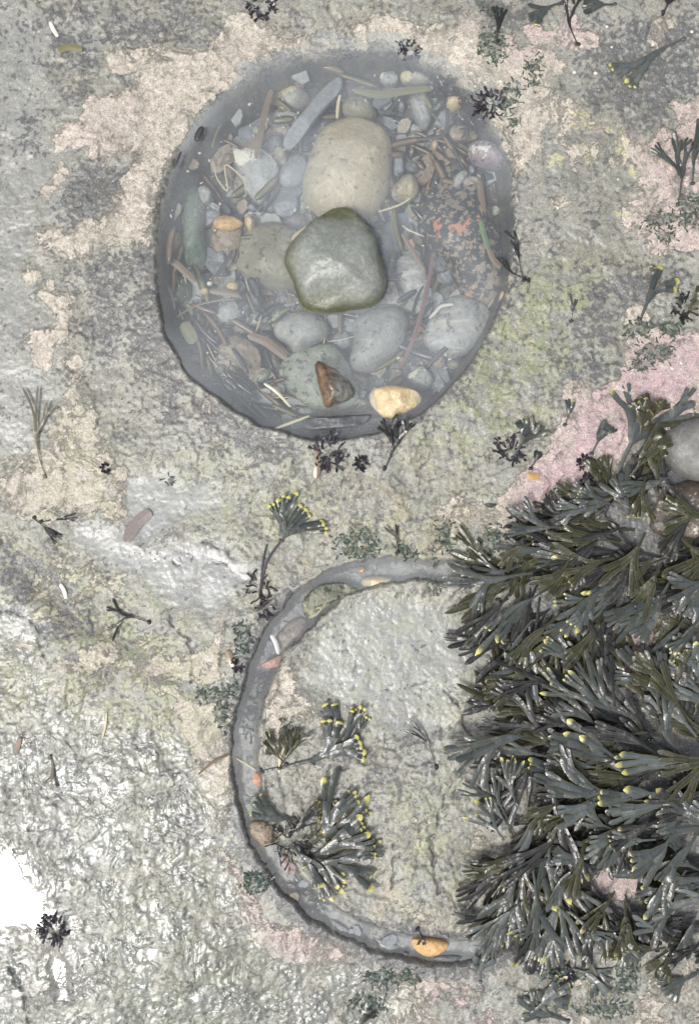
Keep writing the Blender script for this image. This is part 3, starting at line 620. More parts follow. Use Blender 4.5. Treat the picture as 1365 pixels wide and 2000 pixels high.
for i in range(120):
    m = rnd.choice(['slate', 'grey', 'brown', 'greygreen', 'slatedark', 'slatedark', 'slate', 'olive']); x, y = rpool(.17); rw = rnd.uniform(9, 27); el_ = rnd.uniform(.45, .95); aa = rnd.uniform(0, 3.14); px = x * 1000 / (H + .1) * H + 682.5; py = 1000 - y * 1000 / (H + .1) * H; P = []
    k = rnd.randint(5, 8)
    for j in range(k):
        t = j * 2 * math.pi / k + rnd.uniform(-.25, .25); u, v = rw * math.cos(t), rw * el_ * math.sin(t); P.append((px + u * math.cos(aa) - v * math.sin(aa), py + u * math.sin(aa) + v * math.cos(aa)))
    nm = {'slate': 'blue-grey', 'grey': 'pale grey', 'brown': 'brown', 'greygreen': 'greenish grey', 'slatedark': 'blackish', 'olive': 'dull olive'}[m]
    stone('pebble', nm + ' filler pebble between the larger stones on the pool bed', P, min(-.03, ground_z(x, y) + rnd.uniform(.02, .045)), .04, m, rnd.choice((2.2, 3.5, 5)), .07, 1, None, nm + ' filler pebbles on the pool bed', 'pebble')
chan = []
for i in range(18):
    t = rnd.uniform(.5, len(CH) - 1.5); k = int(t); f = t - k; a, b = CH[k], CH[k + 1]
    chan.append((a[0] + (b[0] - a[0]) * f + rnd.uniform(-22, 22), a[1] + (b[1] - a[1]) * f + rnd.uniform(-18, 18)))
chipl = {'slate': 'small blue-grey slate chip lying on the pool bed', 'slatedark': 'small nearly black slate chip lying on the pool bed', 'brown': 'small brown stone chip lying on the pool bed', 'grey': 'small pale grey stone chip lying on the pool bed', 'greygreen': 'small greenish stone chip lying on the pool bed', 'red': 'small reddish stone chip lying on the pool bed'}
for i in range(290):
    m = rnd.choices(list(chipl), (5, 6, 5, 5, 4, 1))[0]; x, y = rpool(.08)
    me = chip_mesh('stone_chip', rnd.uniform(.008, .03) * rnd.uniform(.6, 1), rnd.uniform(1, 2.6), rnd.uniform(.003, .009), SM[m], rnd)
    o = link('stone_chip', me, None, (x, y, min(-.02, ground_z(x, y) + rnd.uniform(.002, .022)))); o.rotation_euler = (rnd.uniform(-.3, .3), rnd.uniform(-.3, .3), rnd.uniform(0, 6.28))
    tag(o, chipl[m], 'stone chip', 'loose chips on the pool bed: ' + m.replace('slatedark', 'dark slate'))

for i, (px, py) in enumerate(chan):
    m = rnd.choices(['slate', 'grey', 'brown', 'greygreen', 'slatedark'], (4, 6, 3, 4, 3))[0]; x, y = W(px, py, -.03)
    if ground_z(x, y) > -.012: continue
    o = link('stone_chip', chip_mesh('stone_chip', rnd.uniform(.006, .015), rnd.uniform(1, 1.9), rnd.uniform(.003, .006), SM[m], rnd), None, (x, y, ground_z(x, y) + .003)); o.rotation_euler = (rnd.uniform(-.15, .15), rnd.uniform(-.15, .15), rnd.uniform(0, 6.28))
    tag(o, chipl[m].replace('on the pool bed', 'on the bed of the curved channel'), 'stone chip', 'loose chips in the curved channel: ' + m.replace('slatedark', 'dark slate'))

def leaf_mat(name, c1, c2, rough=.4, coat=.4, trans=.0):
    s = NT(name); n = s.noise(30, 5, .6); c = s.mix(n, c1, c2)
    c = s.mix(s.mul(s.rand(), .4), c, c2)
    s.pbr(Base_Color=c, Roughness=rough, Coat_Weight=coat, Coat_Roughness=.15, Normal=s.bump(s.noise(140, 4, .6), .0006, 1), Transmission_Weight=trans); return s.m
LM = {'brownstrip': leaf_mat('kelp_brown', (.10,.065,.035), (.20,.14,.08)), 'olivestrip': leaf_mat('kelp_olive', (.10,.095,.04), (.20,.19,.09)),
      'greenstrip': leaf_mat('eelgrass', (.07,.13,.05), (.12,.19,.08)), 'palestrip': leaf_mat('straw', (.50,.42,.24), (.62,.55,.36)),
      'redstrip': leaf_mat('red_strap', (.11,.045,.04), (.17,.08,.065)), 'darkstrip': leaf_mat('weed_dark', (.022,.02,.024), (.07,.065,.07), .3, .6), 'orangebit': leaf_mat('orange_scrap', (.38,.21,.07), (.45,.28,.10)), 'greybrown': leaf_mat('kelp_greybrown', (.12,.10,.095), (.19,.155,.14)), 'whitebit': leaf_mat('bleached', (.52,.50,.44), (.66,.64,.58))}
def ribbon(pts, wd, th=.0012, taper=.25, twist=0, up=.0):
    """closed thin strap along 3-D points; returns verts, faces"""
    n = len(pts); vs = []; F = []
    for i, p in enumerate(pts):
        p = Vector(p); a = Vector(pts[max(i - 1, 0)]); b = Vector(pts[min(i + 1, n - 1)]); t = b - a; t.z = 0
        t = t.normalized() if t.length > 1e-6 else Vector((1, 0, 0)); nn = Vector((-t.y, t.x, math.sin(twist * i / n)))
        u = i / (n - 1); w = wd * .5 * min(1, (taper + (1 - taper) * math.sin(math.pi * min(max(u, .0), 1)) ** .3))
        for q, dz in ((-1, 0), (0, th * .6), (1, 0), (0, -th)): v = p + nn * q * w; vs.append((v.x, v.y, v.z + dz))
    for i in range(n - 1):
        for k in range(4): a = i * 4 + k; b = i * 4 + (k + 1) % 4; F.append((a, b, b + 4, a + 4))
    F.append((3, 2, 1, 0)); e = (n - 1) * 4; F.append((e, e + 1, e + 2, e + 3))
    return vs, F
def bez(P, n=10):
    P = [Vector(p) for p in P]; out = []
    for i in range(n):
        t = i / (n - 1) * (len(P) - 1); k = min(int(t), len(P) - 2); f = t - k
        a = P[max(k - 1, 0)]; b = P[k]; c = P[k + 1]; d = P[min(k + 2, len(P) - 1)]
        out.append(.5 * ((2 * b) + (c - a) * f + (2 * a - 5 * b + 4 * c - d) * f * f + (3 * b - a - 3 * c + d) * f ** 3))
    return out
def strip(name, label, P, wd, mat, z=None, group=None, cat='weed strip', taper=.3, n=None, lift=.004):
    pts = []
    for q in P:
        zz = q[2] if len(q) > 2 else z
        if zz is None: x, y = W(q[0], q[1]); zz = ground_z(x, y) + lift
        pts.append((*W(q[0], q[1], zz), zz))
    pts = bez(pts, n or max(5, 5 * len(P))); o0 = pts[0].copy()
    vs, F = ribbon([p - o0 for p in pts], wd / 1000, taper=taper)
    o = link(name, newmesh(name, vs, F, LM[mat], False), None, o0); return tag(o, label, cat, group)
ST = [
 ('kelp_strip','long brown kelp strap hanging over the upper left of the square stone',[(530,175),(515,230),(500,310)],13,'brownstrip',-.05),
 ('kelp_strip','broad olive strap in the lower left below the weedy stones',[(358,630),(380,670)],26,'olivestrip',-.06),
 ('kelp_strip','brown strap above the pale lower left stone',[(410,568),(440,572),(468,578)],13,'brownstrip',-.055),
 ('kelp_strip','thin dark curved strap over the lower left stones',[(345,620),(380,598),(430,586),(460,584)],4,'brownstrip',-.045),
 ('kelp_strip','pointed brown leaf against the lower left wall',[(328,505),(350,520),(382,552)],14,'brownstrip',-.05),
 ('kelp_strip','brown strap right of the green cobble crossing downward',[(785,455),(805,490),(830,530)],10,'brownstrip',-.05),
 ('root','dark red root running down right of the grey long stone',[(845,500),(835,560),(820,620),(800,680),(780,720)],9,'redstrip',-.04),
 ('kelp_strip','dark blade in front of the fissured stone',[(842,160),(870,200),(868,260),(820,272)],8,'darkstrip',-.05),
 ('eelgrass','green eelgrass blade at the right wall',[(938,430),(945,460),(955,490)],11,'greenstrip',-.03),
 ('kelp_strip','brown end of a strap below the green eelgrass',[(953,485),(965,510),(978,522)],12,'brownstrip',-.02),
 ('kelp_strip','brown strap beside the mottled stone on the right wall',[(935,350),(940,390),(945,425)],13,'brownstrip',-.05),
 ('kelp_strip','broad grey-brown strap below the five-sided stone',[(485,655),(520,668),(560,700)],18,'brownstrip',-.055),
 ('kelp_strip','wide olive strap above the olive stone',[(690,175),(740,185),(790,178),(845,172)],16,'olivestrip',-.05),
 ('kelp_strip','flat brown strap leading into the pool top left',[(430,325),(480,290),(520,262)],18,'brownstrip',-.075),
 ('straw','pale straw lying right of the tan boulder',[(738,414),(780,400),(802,386)],4,'palestrip',-.02),
 ('straw','pale straw loop at the upper left of the pool',[(420,330),(425,350),(445,372),(440,322),(475,350),(480,378)],3,'palestrip',-.05),
 ('straw','straw sticking diagonally below the lower left stones',[(515,748),(540,765),(568,795)],6,'palestrip',-.03),
 ('straw','cream straw between the boulder and the upper right stones',[(785,440),(800,450),(828,462)],3,'palestrip',-.04),
 ('straw','reddish straw at the lower rim left of the thin slate',[(535,838),(570,825),(605,812)],5,'palestrip',-.008),
 ('straw','upright straw at the upper left of the tan boulder',[(658,232),(660,205),(664,185)],6,'palestrip',-.06),
 ('straw','pale twisted bit on the veined grey stone',[(838,622),(850,610),(862,598),(885,594)],6,'whitebit',-.03),
 ('straw','thin yellow straw across the left channel',[(461,1481),(480,1492),(500,1505)],2.5,'palestrip',.001),
 ('kelp_strip','slate-coloured narrow blade below the capped stone',[(455,488),(440,515),(422,540)],9,'darkstrip',-.06),
 ('kelp_strip','broad flat brown blade lying on the smooth rock left of the channel',[(295,998),(270,1020),(245,1058)],24,'greybrown',None),
 ('kelp_strip','brown upright blade stuck in the rim below the pool',[(618,880),(620,905),(618,935)],13,'brownstrip',None),
 ('leaf','pale olive leaf lying on the rock in the top left corner',[(114,100),(135,92),(162,97)],14,'olivestrip',None),
 ('stick','white stick in the top left corner',[(98,42),(105,58),(114,72)],8,'whitebit',None),
 ('stick','pale driftwood sliver under the seaweed near the bottom edge',[(1075,1942),(1090,1925),(1108,1905)],9,'palestrip',None),
 ('stick','thin tan stick on the bumpy rock at the left',[(209,1392),(206,1420),(200,1442)],4,'palestrip',None),
 ('stick','pale forked bit on the rock below the smooth slab',[(118,1140),(126,1155),(130,1170)],8,'whitebit',None),
 ('stick','dull grey twig on the rock left of the channel',[(388,1512),(415,1490),(448,1474)],5,'brownstrip',None),
 ('leaf','white leaf scrap in the channel below the mossy rock',[(529,1240),(538,1255),(544,1278)],8,'whitebit',-.008),
 ('leaf','small brown leaf scrap on the left rock at mid height',[(40,1440),(36,1455),(30,1475)],10,'brownstrip',None),
 ('leaf','orange-brown scrap beside the pink rock on the right',[(1030,925),(1040,932),(1052,928)],12,'orangebit',None),
 ('kelp_strip','brown pointed blade beside the upper left end of the channel',[(445,1270),(450,1285),(458,1302)],14,'brownstrip',None),
 ('straw','pale straw in the seaweed at the left of the frond fan',[(555,1460),(548,1480),(545,1510)],5,'palestrip',None),
 ('leaf','white pod on the rock above the seaweed fan of the disc',[(606,1585),(612,1600),(610,1612)],6,'whitebit',None),
]
for a in ST: strip(a[0], a[1], a[2], a[3], a[4], a[5], cat=a[0].replace('_', ' '))
stl = {'brownstrip': 'short brown strap of kelp among the pool litter', 'olivestrip': 'short olive strap of weed among the pool litter', 'darkstrip': 'thin blackish strand among the pool litter', 'palestrip': 'short pale straw among the pool litter'}
for i in range(300):
    m = rnd.choices(list(stl), (6, 3, 7, 2))[0]; x, y = rpool(.05 if i % 2 else .15); a = rnd.uniform(0, 6.28)
    if i >= 230: t_ = R(rnd.uniform(175, 285)); f_ = rnd.uniform(.80, .95); x, y = cx + .35 * f_ * math.cos(t_), cy + .385 * f_ * math.sin(t_)
    if not in_pool(x, y, .25) or rnd.random() < .25: a = math.atan2(y - cy, x - cx) + math.pi / 2 + rnd.uniform(-.35, .35)
    L = rnd.uniform(.02, .10); wd = rnd.uniform(.004, .019) if m != 'palestrip' else .003; z = ground_z(x, y) + rnd.uniform(.012, .055)
    cv = rnd.uniform(-.6, .6); pts = []; p = Vector((0, 0, 0))
    for k in range(7): pts.append(p.copy()); p += Vector((math.cos(a), math.sin(a), rnd.uniform(-.15, .15))) * L / 6; a += cv / 6
    if not in_pool(x + p.x, y + p.y, .02): continue
    vs, F = ribbon(pts, wd, taper=.4, twist=rnd.uniform(-1, 1)); o = link('kelp_strip' if m != 'palestrip' else 'straw', newmesh('litter_strip', vs, F, LM[m]), None, (x, y, z))
    tag(o, stl[m], 'weed strip' if m != 'palestrip' else 'straw', 'litter straps on the pool bed: ' + m.replace('strip', ''))
# fine shell grit: nobody could count it
vs = []; F = []
for i in range(420):
    x, y = rpool(.08); z = ground_z(x, y) + rnd.uniform(.012, .05); r = rnd.uniform(.0012, .0045); a = rnd.uniform(0, 6.28); e = rnd.uniform(.25, .8); k = len(vs)
    for j in range(5): t = j * 1.2566; u, v = r * math.cos(t), r * e * math.sin(t); vs.append((x + u * math.cos(a) - v * math.sin(a), y + u * math.sin(a) + v * math.cos(a), z))
    vs.append((x, y, z + .0015)); vs.append((x, y, z - .0012))
    for j in range(5): F += [(k + j, k + (j + 1) % 5, k + 5), (k + (j + 1) % 5, k + j, k + 6)]
tag(link('shell_grit', newmesh('shell_grit', vs, F, LM['whitebit'], False)), 'fine white shell grit strewn over the pool bed', 'shell grit', kind='stuff')
# limpets / barnacles scattered white dots on the rock
def limpet(px, py, r):
    x, y = W(px, py); z = ground_z(x, y) - .0005; vs = []; F = []
    for k, (f, hh) in enumerate(((1, 0), (.75, .35), (.35, .7))):
        for j in range(10): a = j * .628; q = r * f * (1 + .08 * math.sin(a * 5)); vs.append((q * math.cos(a), q * math.sin(a) * .9, hh * r))
    vs.append((0, 0, .85 * r))
    for k in range(2):
        for j in range(10): a = k * 10 + j; b = k * 10 + (j + 1) % 10; F.append((a, b, b + 10, a + 10))
    for j in range(10): F.append((20 + j, 20 + (j + 1) % 10, 30))
    return link('limpet', newmesh('limpet', vs, F, LM['whitebit']), None, (x, y, z))
for px, py, r in [(1122,140,4),(1163,142,4),(1184,53,3.5),(1194,92,3),(1350,62,4),(1286,102,3.5),(978,157,4),(1310,720,5),(1328,710,4),(1206,350,2.5),(740,1620,2.5),(812,1600,3),(838,1604,3),(776,1660,3)]:
    tag(limpet(px, py, r / 1000), 'tiny whitish limpet shell dotted on the bare rock', 'limpet', 'limpets scattered on the rock')

# ------------------------------------------------------------------ seaweed
def weed_mat(name, blade, edge, rib, tip, gloss=.18):
    s = NT(name); u, t, k, _ = s.attr('fr')      # u: 0 mid-line .. 1 margin, t: tip colour, k: random per blade
    n = s.noise(60, 5, .6)
    c = s.mix(s.mul(k, .9), blade, tuple(v * .4 for v in blade)); c = s.mix(s.mul(n, .5), c, tuple(v * 1.5 for v in blade))
    c = s.mix(s.mul(s.ss(u, .6, .9), .85), c, edge)
    c = s.mix(s.mul(s.ss(u, .22, .0), .4), c, rib)
    c = s.mix(s.ss(s.add(t, s.mul(s.sub(n, .5), .5)), .4, .7), c, s.mix(n, tuple(v * .75 for v in tip), tuple(v * 1.25 for v in tip)))
    b = s.bump(s.add(s.mul(s.noise(170, 4, .6), .15), s.mul(s.noise(45, 3, .5), 1.4)), .002, 1)
    s.pbr(Base_Color=c, Roughness=.42, Normal=b, Coat_Weight=.45, Coat_Roughness=gloss, Coat_Normal=b, Specular_IOR_Level=.3); return s.m
YEL = (.45, .42, .12)
WD = {'grey': weed_mat('wrack_grey', (.045,.055,.058), (.06,.056,.016), (.085,.09,.07), YEL), 'olive': weed_mat('wrack_olive', (.028,.030,.015), (.075,.067,.015), (.09,.085,.05), (.30,.26,.09), .18),  # grey and pale wracks: bluish sky sheen put into the blade colour
      'dark': weed_mat('wrack_dark', (.012,.013,.012), (.025,.022,.015), (.08,.08,.07), (.22,.20,.07), .2), 'pale': weed_mat('wrack_pale', (.072,.086,.092), (.08,.075,.025), (.12,.125,.095), YEL),
      'drowned': weed_mat('wrack_drowned', (.15,.13,.09), (.13,.11,.07), (.18,.16,.11), (.2,.18,.1)), 'moss': weed_mat('turf_green', (.06,.09,.07), (.05,.075,.055), (.08,.12,.08), (.09,.14,.08)), 'black': weed_mat('tuft_black', (.028,.024,.032), (.02,.016,.02), (.05,.045,.05), (.07,.06,.07), .15)}
class MB:
    def __init__(s): s.v = []; s.f = []; s.c = []
    def build(s, name, mat, parent):
        me = newmesh(name, s.v, s.f, mat)
        a = me.attributes.new('fr', 'FLOAT_COLOR', 'POINT'); a.data.foreach_set('color', [q for c in s.c for q in c])
        return link(name, me, parent)
US = (-1, -.55, 0, .55, 1)
def blade(mb, p, ang, L, w0, w1, rr, z0, z1, curve, roll, tip=0, steps=7, round_end=False, wav=.06, r0=None):
    """one flat blade segment; returns end point, heading"""
    base = len(mb.v); k = rr.random(); x, y = p; n = steps + (3 if round_end else 0); hist = None
    for i in range(n + 1):
        t = min(1, i / steps); w = w0 + (w1 - w0) * (t ** .8)
        if round_end:
            q = i / n; w = w0 + (w1 - w0) * min(1, q * 1.5) ** .8
            w *= math.sqrt(max(.02, 1 - max(0, (q - .72) / .28) ** 2))
            t = q
        w *= 1 + wav * math.sin(i * 2.1 + k * 9) * math.sin(math.pi * min(1, i / n))
        z = z0 + (z1 - z0) * t; rl = roll if r0 is None else r0 + (roll - r0) * t
        nx_, ny_ = -math.sin(ang), math.cos(ang)
        tp = tip * max(0, (t - .35) / .65) if tip else 0
        swell = (.16 * w if tip > 1.2 else .05 * w if tip > .5 and t > .45 else 0)
        for u in US:
            dz = (1 - u * u) * w * .05 + (.035 * w if u == 0 else 0) + u * rl * w * .5 + swell * (1 - u * u)
            mb.v.append((x + nx_ * u * w * .5, y + ny_ * u * w * .5, z + dz)); mb.c.append((abs(u), tp, k, 1))
        for u in (1, 0, -1): mb.v.append((x + nx_ * u * w * .5, y + ny_ * u * w * .5, z - (w * .10 if u == 0 else .0004) + u * rl * w * .5)); mb.c.append((.8, tp, k, 1))
        if i < n:
            st = L / n; x += math.cos(ang) * st; y += math.sin(ang) * st; ang += curve / n
    for i in range(n):
        a = base + i * 8; b = a + 8
        for q in (0, 1, 2, 3, 5, 6): mb.f.append((a + q, b + q, b + (q + 1), a + (q + 1)))
    return (x, y), ang
def bladder(mb, x, y, z, r, k):
    b = len(mb.v)
    for i in range(1, 5):
        th = i * math.pi / 5
        for j in range(8): a = j * math.pi / 4; mb.v.append((x + r * math.sin(th) * math.cos(a), y + r * math.sin(th) * math.sin(a), z + r * math.cos(th) * .8)); mb.c.append((.3, .22, k, 1))
    mb.v += [(x, y, z + r * .8), (x, y, z - r * .8)]; mb.c += [(.3, .22, k, 1)] * 2
    for i in range(3):
        for j in range(8): q = b + i * 8 + j; s_ = b + i * 8 + (j + 1) % 8; mb.f.append((q, q + 8, s_ + 8, s_))
    for j in range(8): mb.f.append((b + 32, b + j, b + (j + 1) % 8)); mb.f.append((b + 33, b + 24 + (j + 1) % 8, b + 24 + j))
def wrack(label, px, py, deg, length, width=13, spread=22, gens=4, z=None, arch=.02, tipc=.8, mat='grey', group=None, seed=0, stem=.25, nf=2, septip=False, bl=0, cat='seaweed', name='bladderwrack', fork=.8, parts=True):
    """deg: heading in the photo, 0 = right, 90 = up.  length/width in photo px"""
    rr = random.Random(seed * 31 + int(px * 7 + py * 3)); x0, y0 = W(px, py)
    if z is None: z = ground_z(x0, y0) + .003
    x0, y0 = W(px, py, z)
    root = bpy.data.objects.new(name, None); COL.objects.link(root); root.location = (x0, y0, z); root.empty_display_size = .02
    tag(root, label, cat, group)
    L = length / 1000; wd = width / 1000; M_ = WD[mat]
    sm = MB(); a0 = R(deg)
    p, a = blade(sm, (0, 0), a0 + rr.uniform(-.12, .12), L * stem, wd * .22, wd * .32, rr, 0, arch * .5, rr.uniform(-.2, .2), 0, 0, 5)
    for j in range(3 if parts else 0): bladder(sm, rr.uniform(-.003, .003), rr.uniform(-.003, .003), 0, .0035, .5)
    sm.build('stem', M_, root)
    rest = L * (1 - stem)
    def grow(mb, p, a, g, ws, w, zz, gap, r0):
        """ws: width this segment starts with, w: width it grows to"""
        sl = rest / gens * rr.uniform(.75, 1.25)
        last = g >= gens - 1 or rr.random() < .06 * g
        roll = rr.uniform(-.42, .42); zn = max(.001, zz + rr.uniform(-.005, .005) * (1 if g < gens - 1 else -1.2))
        if last:
            tc = tipc * (1 if rr.random() < .8 else .2); we = w * rr.uniform(.85, 1.1)
            if septip:
                q, _ = blade(mb, p, a, sl * .7, ws, we, rr, zz, zn, rr.uniform(-.2, .2), roll, 0, 5, False, .06, r0)
                for s_ in ((-1, 1) if rr.random() < fork else (0,)):
                    tm_ = MB(); wt = we * (.62 if s_ else .95)
                    blade(tm_, (q[0] - math.sin(a) * s_ * we * .26 - math.cos(a) * .002, q[1] + math.cos(a) * s_ * we * .26 - math.sin(a) * .002), a + s_ * .2, sl * .4, wt * .9, wt, rr, zn + .0012, zn + .003, -s_ * .2, roll, 1.7, 5, True, .02); gap.append(tm_)
            elif rr.random() < fork * .7:
                q, _ = blade(mb, p, a, sl * .5, ws, we, rr, zz, zn, rr.uniform(-.2, .2), roll, 0, 4, False, .06, r0)
                for s_ in (-1, 1):
                    blade(mb, (q[0] - math.sin(a) * s_ * we * .24, q[1] + math.cos(a) * s_ * we * .24), a + s_ * rr.uniform(.12, .3), sl * rr.uniform(.35, .6), we * .52, we * .6, rr, zn, zn - .001, -s_ * .3, roll, tc, 5, True, .03, roll)
            else: blade(mb, p, a, sl * rr.uniform(.85, 1.35), ws, we, rr, zz, zn, rr.uniform(-.35, .35), roll, tc, 6, True, .06, r0)
            return
        we = w * rr.uniform(1.05, 1.35)
        q, a2 = blade(mb, p, a, sl, ws, we, rr, zz, zn, rr.uniform(-.6, .6), roll, 0, 6, False, .06, r0)
        if bl and rr.random() < bl:
            for s_ in (-1, 1):
                t = rr.uniform(.3, .7); bladder(mb, p[0] + (q[0] - p[0]) * t - math.sin(a) * s_ * w * .25, p[1] + (q[1] - p[1]) * t + math.cos(a) * s_ * w * .25, zn + w * .05, w * rr.uniform(.2, .26), rr.random())
        sp = R(spread) * rr.uniform(.6, 1.2) / (1 + g * .12)
        for s_ in (1, -1):
            qq = (q[0] - math.sin(a2) * s_ * we * .23 - math.cos(a2) * .001, q[1] + math.cos(a2) * s_ * we * .23 - math.sin(a2) * .001)
            grow(mb, qq, a2 + s_ * sp, g + 1, we * .54, w * rr.uniform(.8, 1.0), zn, gap, roll)
    for i in range(nf):
        mb = MB(); tips = []; off = (i - (nf - 1) / 2) * R(spread) * 1.5 if nf > 1 else 0
        grow(mb, p, a + off + rr.uniform(-.1, .1), 0 if nf == 1 else 1, wd * .32, wd * .85, arch * .5, tips, 0)
        fo = mb.build('frond', M_, root)
        for tm_ in tips: tm_.build('tip', M_, fo)
    return root
def tuft(label, px, py, r, mat='black', n=26, z=None, group=None, seed=0, ht=.018, name='seaweed_tuft', wb=4):
    """crinkled little cushion of short curling blades, one mesh"""
    rr = random.Random(seed + int(px + py * 5)); x0, y0 = W(px, py)
    if z is None: z = ground_z(x0, y0)
    x0, y0 = W(px, py, z); mb = MB()
    for i in range(n):
        a = rr.uniform(0, 6.28); d = r / 1000 * math.sqrt(rr.random()) * .75; p = (d * math.cos(a) , d * math.sin(a))
        aa = a + rr.uniform(-1.2, 1.2); z0 = rr.uniform(0, ht * .6) * (1 - d / (r / 1000)) + .001
        for s_ in range(2):
            p, aa = blade(mb, p, aa, r / 1000 * rr.uniform(.25, .5), wb / 1000 * .6, wb / 1000 * rr.uniform(.8, 1.5), rr, z0, z0 + rr.uniform(-.2, .6) * ht * .5, rr.uniform(-1.2, 1.2), rr.uniform(-.8, .8), .1 * s_, 4, s_ == 1, .15); aa += rr.uniform(-.5, .5)
    o = mb.build(name, WD[mat], None); o.location = (x0, y0, z); return tag(o, label, 'seaweed', group)

# hand-placed plants
wrack('olive-grey wrack with upright bright yellow tips between the pool and the channel', 550, 1058, 72, 128, 15, 9, 3, arch=.012, tipc=1, mat='grey', seed=1, stem=.06, nf=5, septip=True, fork=.55)
strip('weed_strand', 'longer thin dark stem trailing below the yellow tipped wrack', [(506,1160), (520,1100), (550,1055)], 5, 'darkstrip', None, cat='seaweed'); strip('weed_strand', 'second thin dark stem strand just left of the yellow tipped wrack', [(508,1158), (514,1095), (522,1062)], 4, 'darkstrip', None, cat='seaweed')
tuft('frizzy dark tuft at the foot of the thin stems above the channel', 505, 1150, 28, 'dark', 22, seed=3, wb=3); tuft('small purple-black tuft beside the upper channel edge', 515, 1190, 18, 'black', 14, seed=4)
wrack('broad grey frond with round yellow tips on the rock disc', 612, 1490, 47, 135, 26, 14, 3, arch=.012, tipc=1, mat='grey', seed=5, stem=.15, nf=3, septip=True, fork=.7)
wrack('single grey branch with pale yellow tips reaching right across the disc', 512, 1506, 3, 235, 20, 14, 4, arch=.01, tipc=1, mat='grey', seed=9, stem=.4, nf=1, fork=.6, septip=True)
wrack('dark crinkled seaweed left of the single grey branch', 545, 1500, 55, 105, 10, 26, 4, mat='olive', seed=7, nf=2, tipc=.2); wrack('dark crinkled seaweed pointing left above the single grey branch', 560, 1495, 120, 95, 10, 24, 4, mat='olive', seed=8, nf=2, tipc=.3)
wrack('short grey frond crossing the channel above the brown stone', 570, 1600, 165, 92, 20, 16, 3, mat='grey', seed=11, nf=1, stem=.2, arch=.02, tipc=.6)
D = [(600,1650,43,190,19,'grey','upper right fan of the seaweed clump on the disc'),(605,1672,14,150,20,'grey','middle grey fan of the seaweed clump on the disc'),(600,1682,-6,165,17,'grey','lower right fan of the seaweed clump on the disc'),
     (590,1655,36,130,15,'olive','olive upper fan of the seaweed clump on the disc'),(575,1650,-62,115,15,'grey','fan hanging into the lower left channel with yellow tips'),(590,1665,-35,130,14,'grey','small fan pointing down right from the seaweed clump'),(565,1630,38,110,12,'dark','dark inner fan of the seaweed clump on the disc'),(640,1640,52,120,14,'olive','olive outer fan with curled tips at the right of the clump')]
for i, d in enumerate(D): wrack(d[6], d[0], d[1], d[2], d[3] * 1.05, d[4] * 1.15, 12, 4, arch=.022, mat=d[5], seed=20 + i, nf=2, tipc=.9, stem=.15, group='wrack clump on the disc')
tuft('wiry black root tangle at the left of the seaweed clump on the disc', 570, 1640, 40, 'dark', 40, seed=33, wb=2.5, ht=.03)
for (a, b, r, l, m) in [(590,1762,42,'black crinkled tuft bridging the channel below the seaweed clump','black'),(495,1345,36,'large black tuft inside the upper left channel','black'),(487,1410,30,'lower black tuft inside the upper left channel','black'),(640,885,30,'dark purple tuft growing just below the lower pool rim','black'),
      (652,850,18,'dark tuft right at the lower pool rim','black'),(955,205,26,'glossy black tuft on the upper right pool rim','black'),(105,1815,26,'black tuft beside the white glare at the bottom left','black'),(705,905,14,'small dark tuft right of the tuft below the pool','black'),
      (510,12,26,'dark tuft at the top edge of the photo','black'),(995,880,26,'dark tuft at the foot of the small grey fan left of the pink crust','black'),(1140,905,15,'small black tuft on the pink crust','black'),(1150,940,16,'small dark tuft on the pink crust above the seaweed bed','black'),
      (1335,600,24,'dark tuft at the right edge above the pink crust','dark'),(207,915,9,'tiny black tuft on the cream crust at the left','black'),(1340,1290,26,'dark curled tuft at the right edge by the small puddle','black'),(465,1300,12,'small dark tuft at the left end of the channel','black'), (1100,1905,22,'dark tuft at the lower end of the seaweed bed','black')]:
    tuft(l, a, b, r, m, int(10 + r), seed=a)
for (a, b, r, l) in [(868,175,28,'fuzzy dark tuft under water near the upper right rim'),(925,225,34,'fuzzy grey tuft under water beside the glossy black tuft'),(800,95,20,'submerged dark tuft on the top rim, right of centre'),(685,102,14,'submerged small dark tuft on the top rim'),(805,128,12,'tiny submerged tuft below the top rim')]:
    x, y = W(a, b); tuft(l, a, b, r, 'black', int(14 + r), z=min(ground_z(x, y), -.008) if ground_z(x, y) > -.03 else -.035, seed=b, ht=.012)
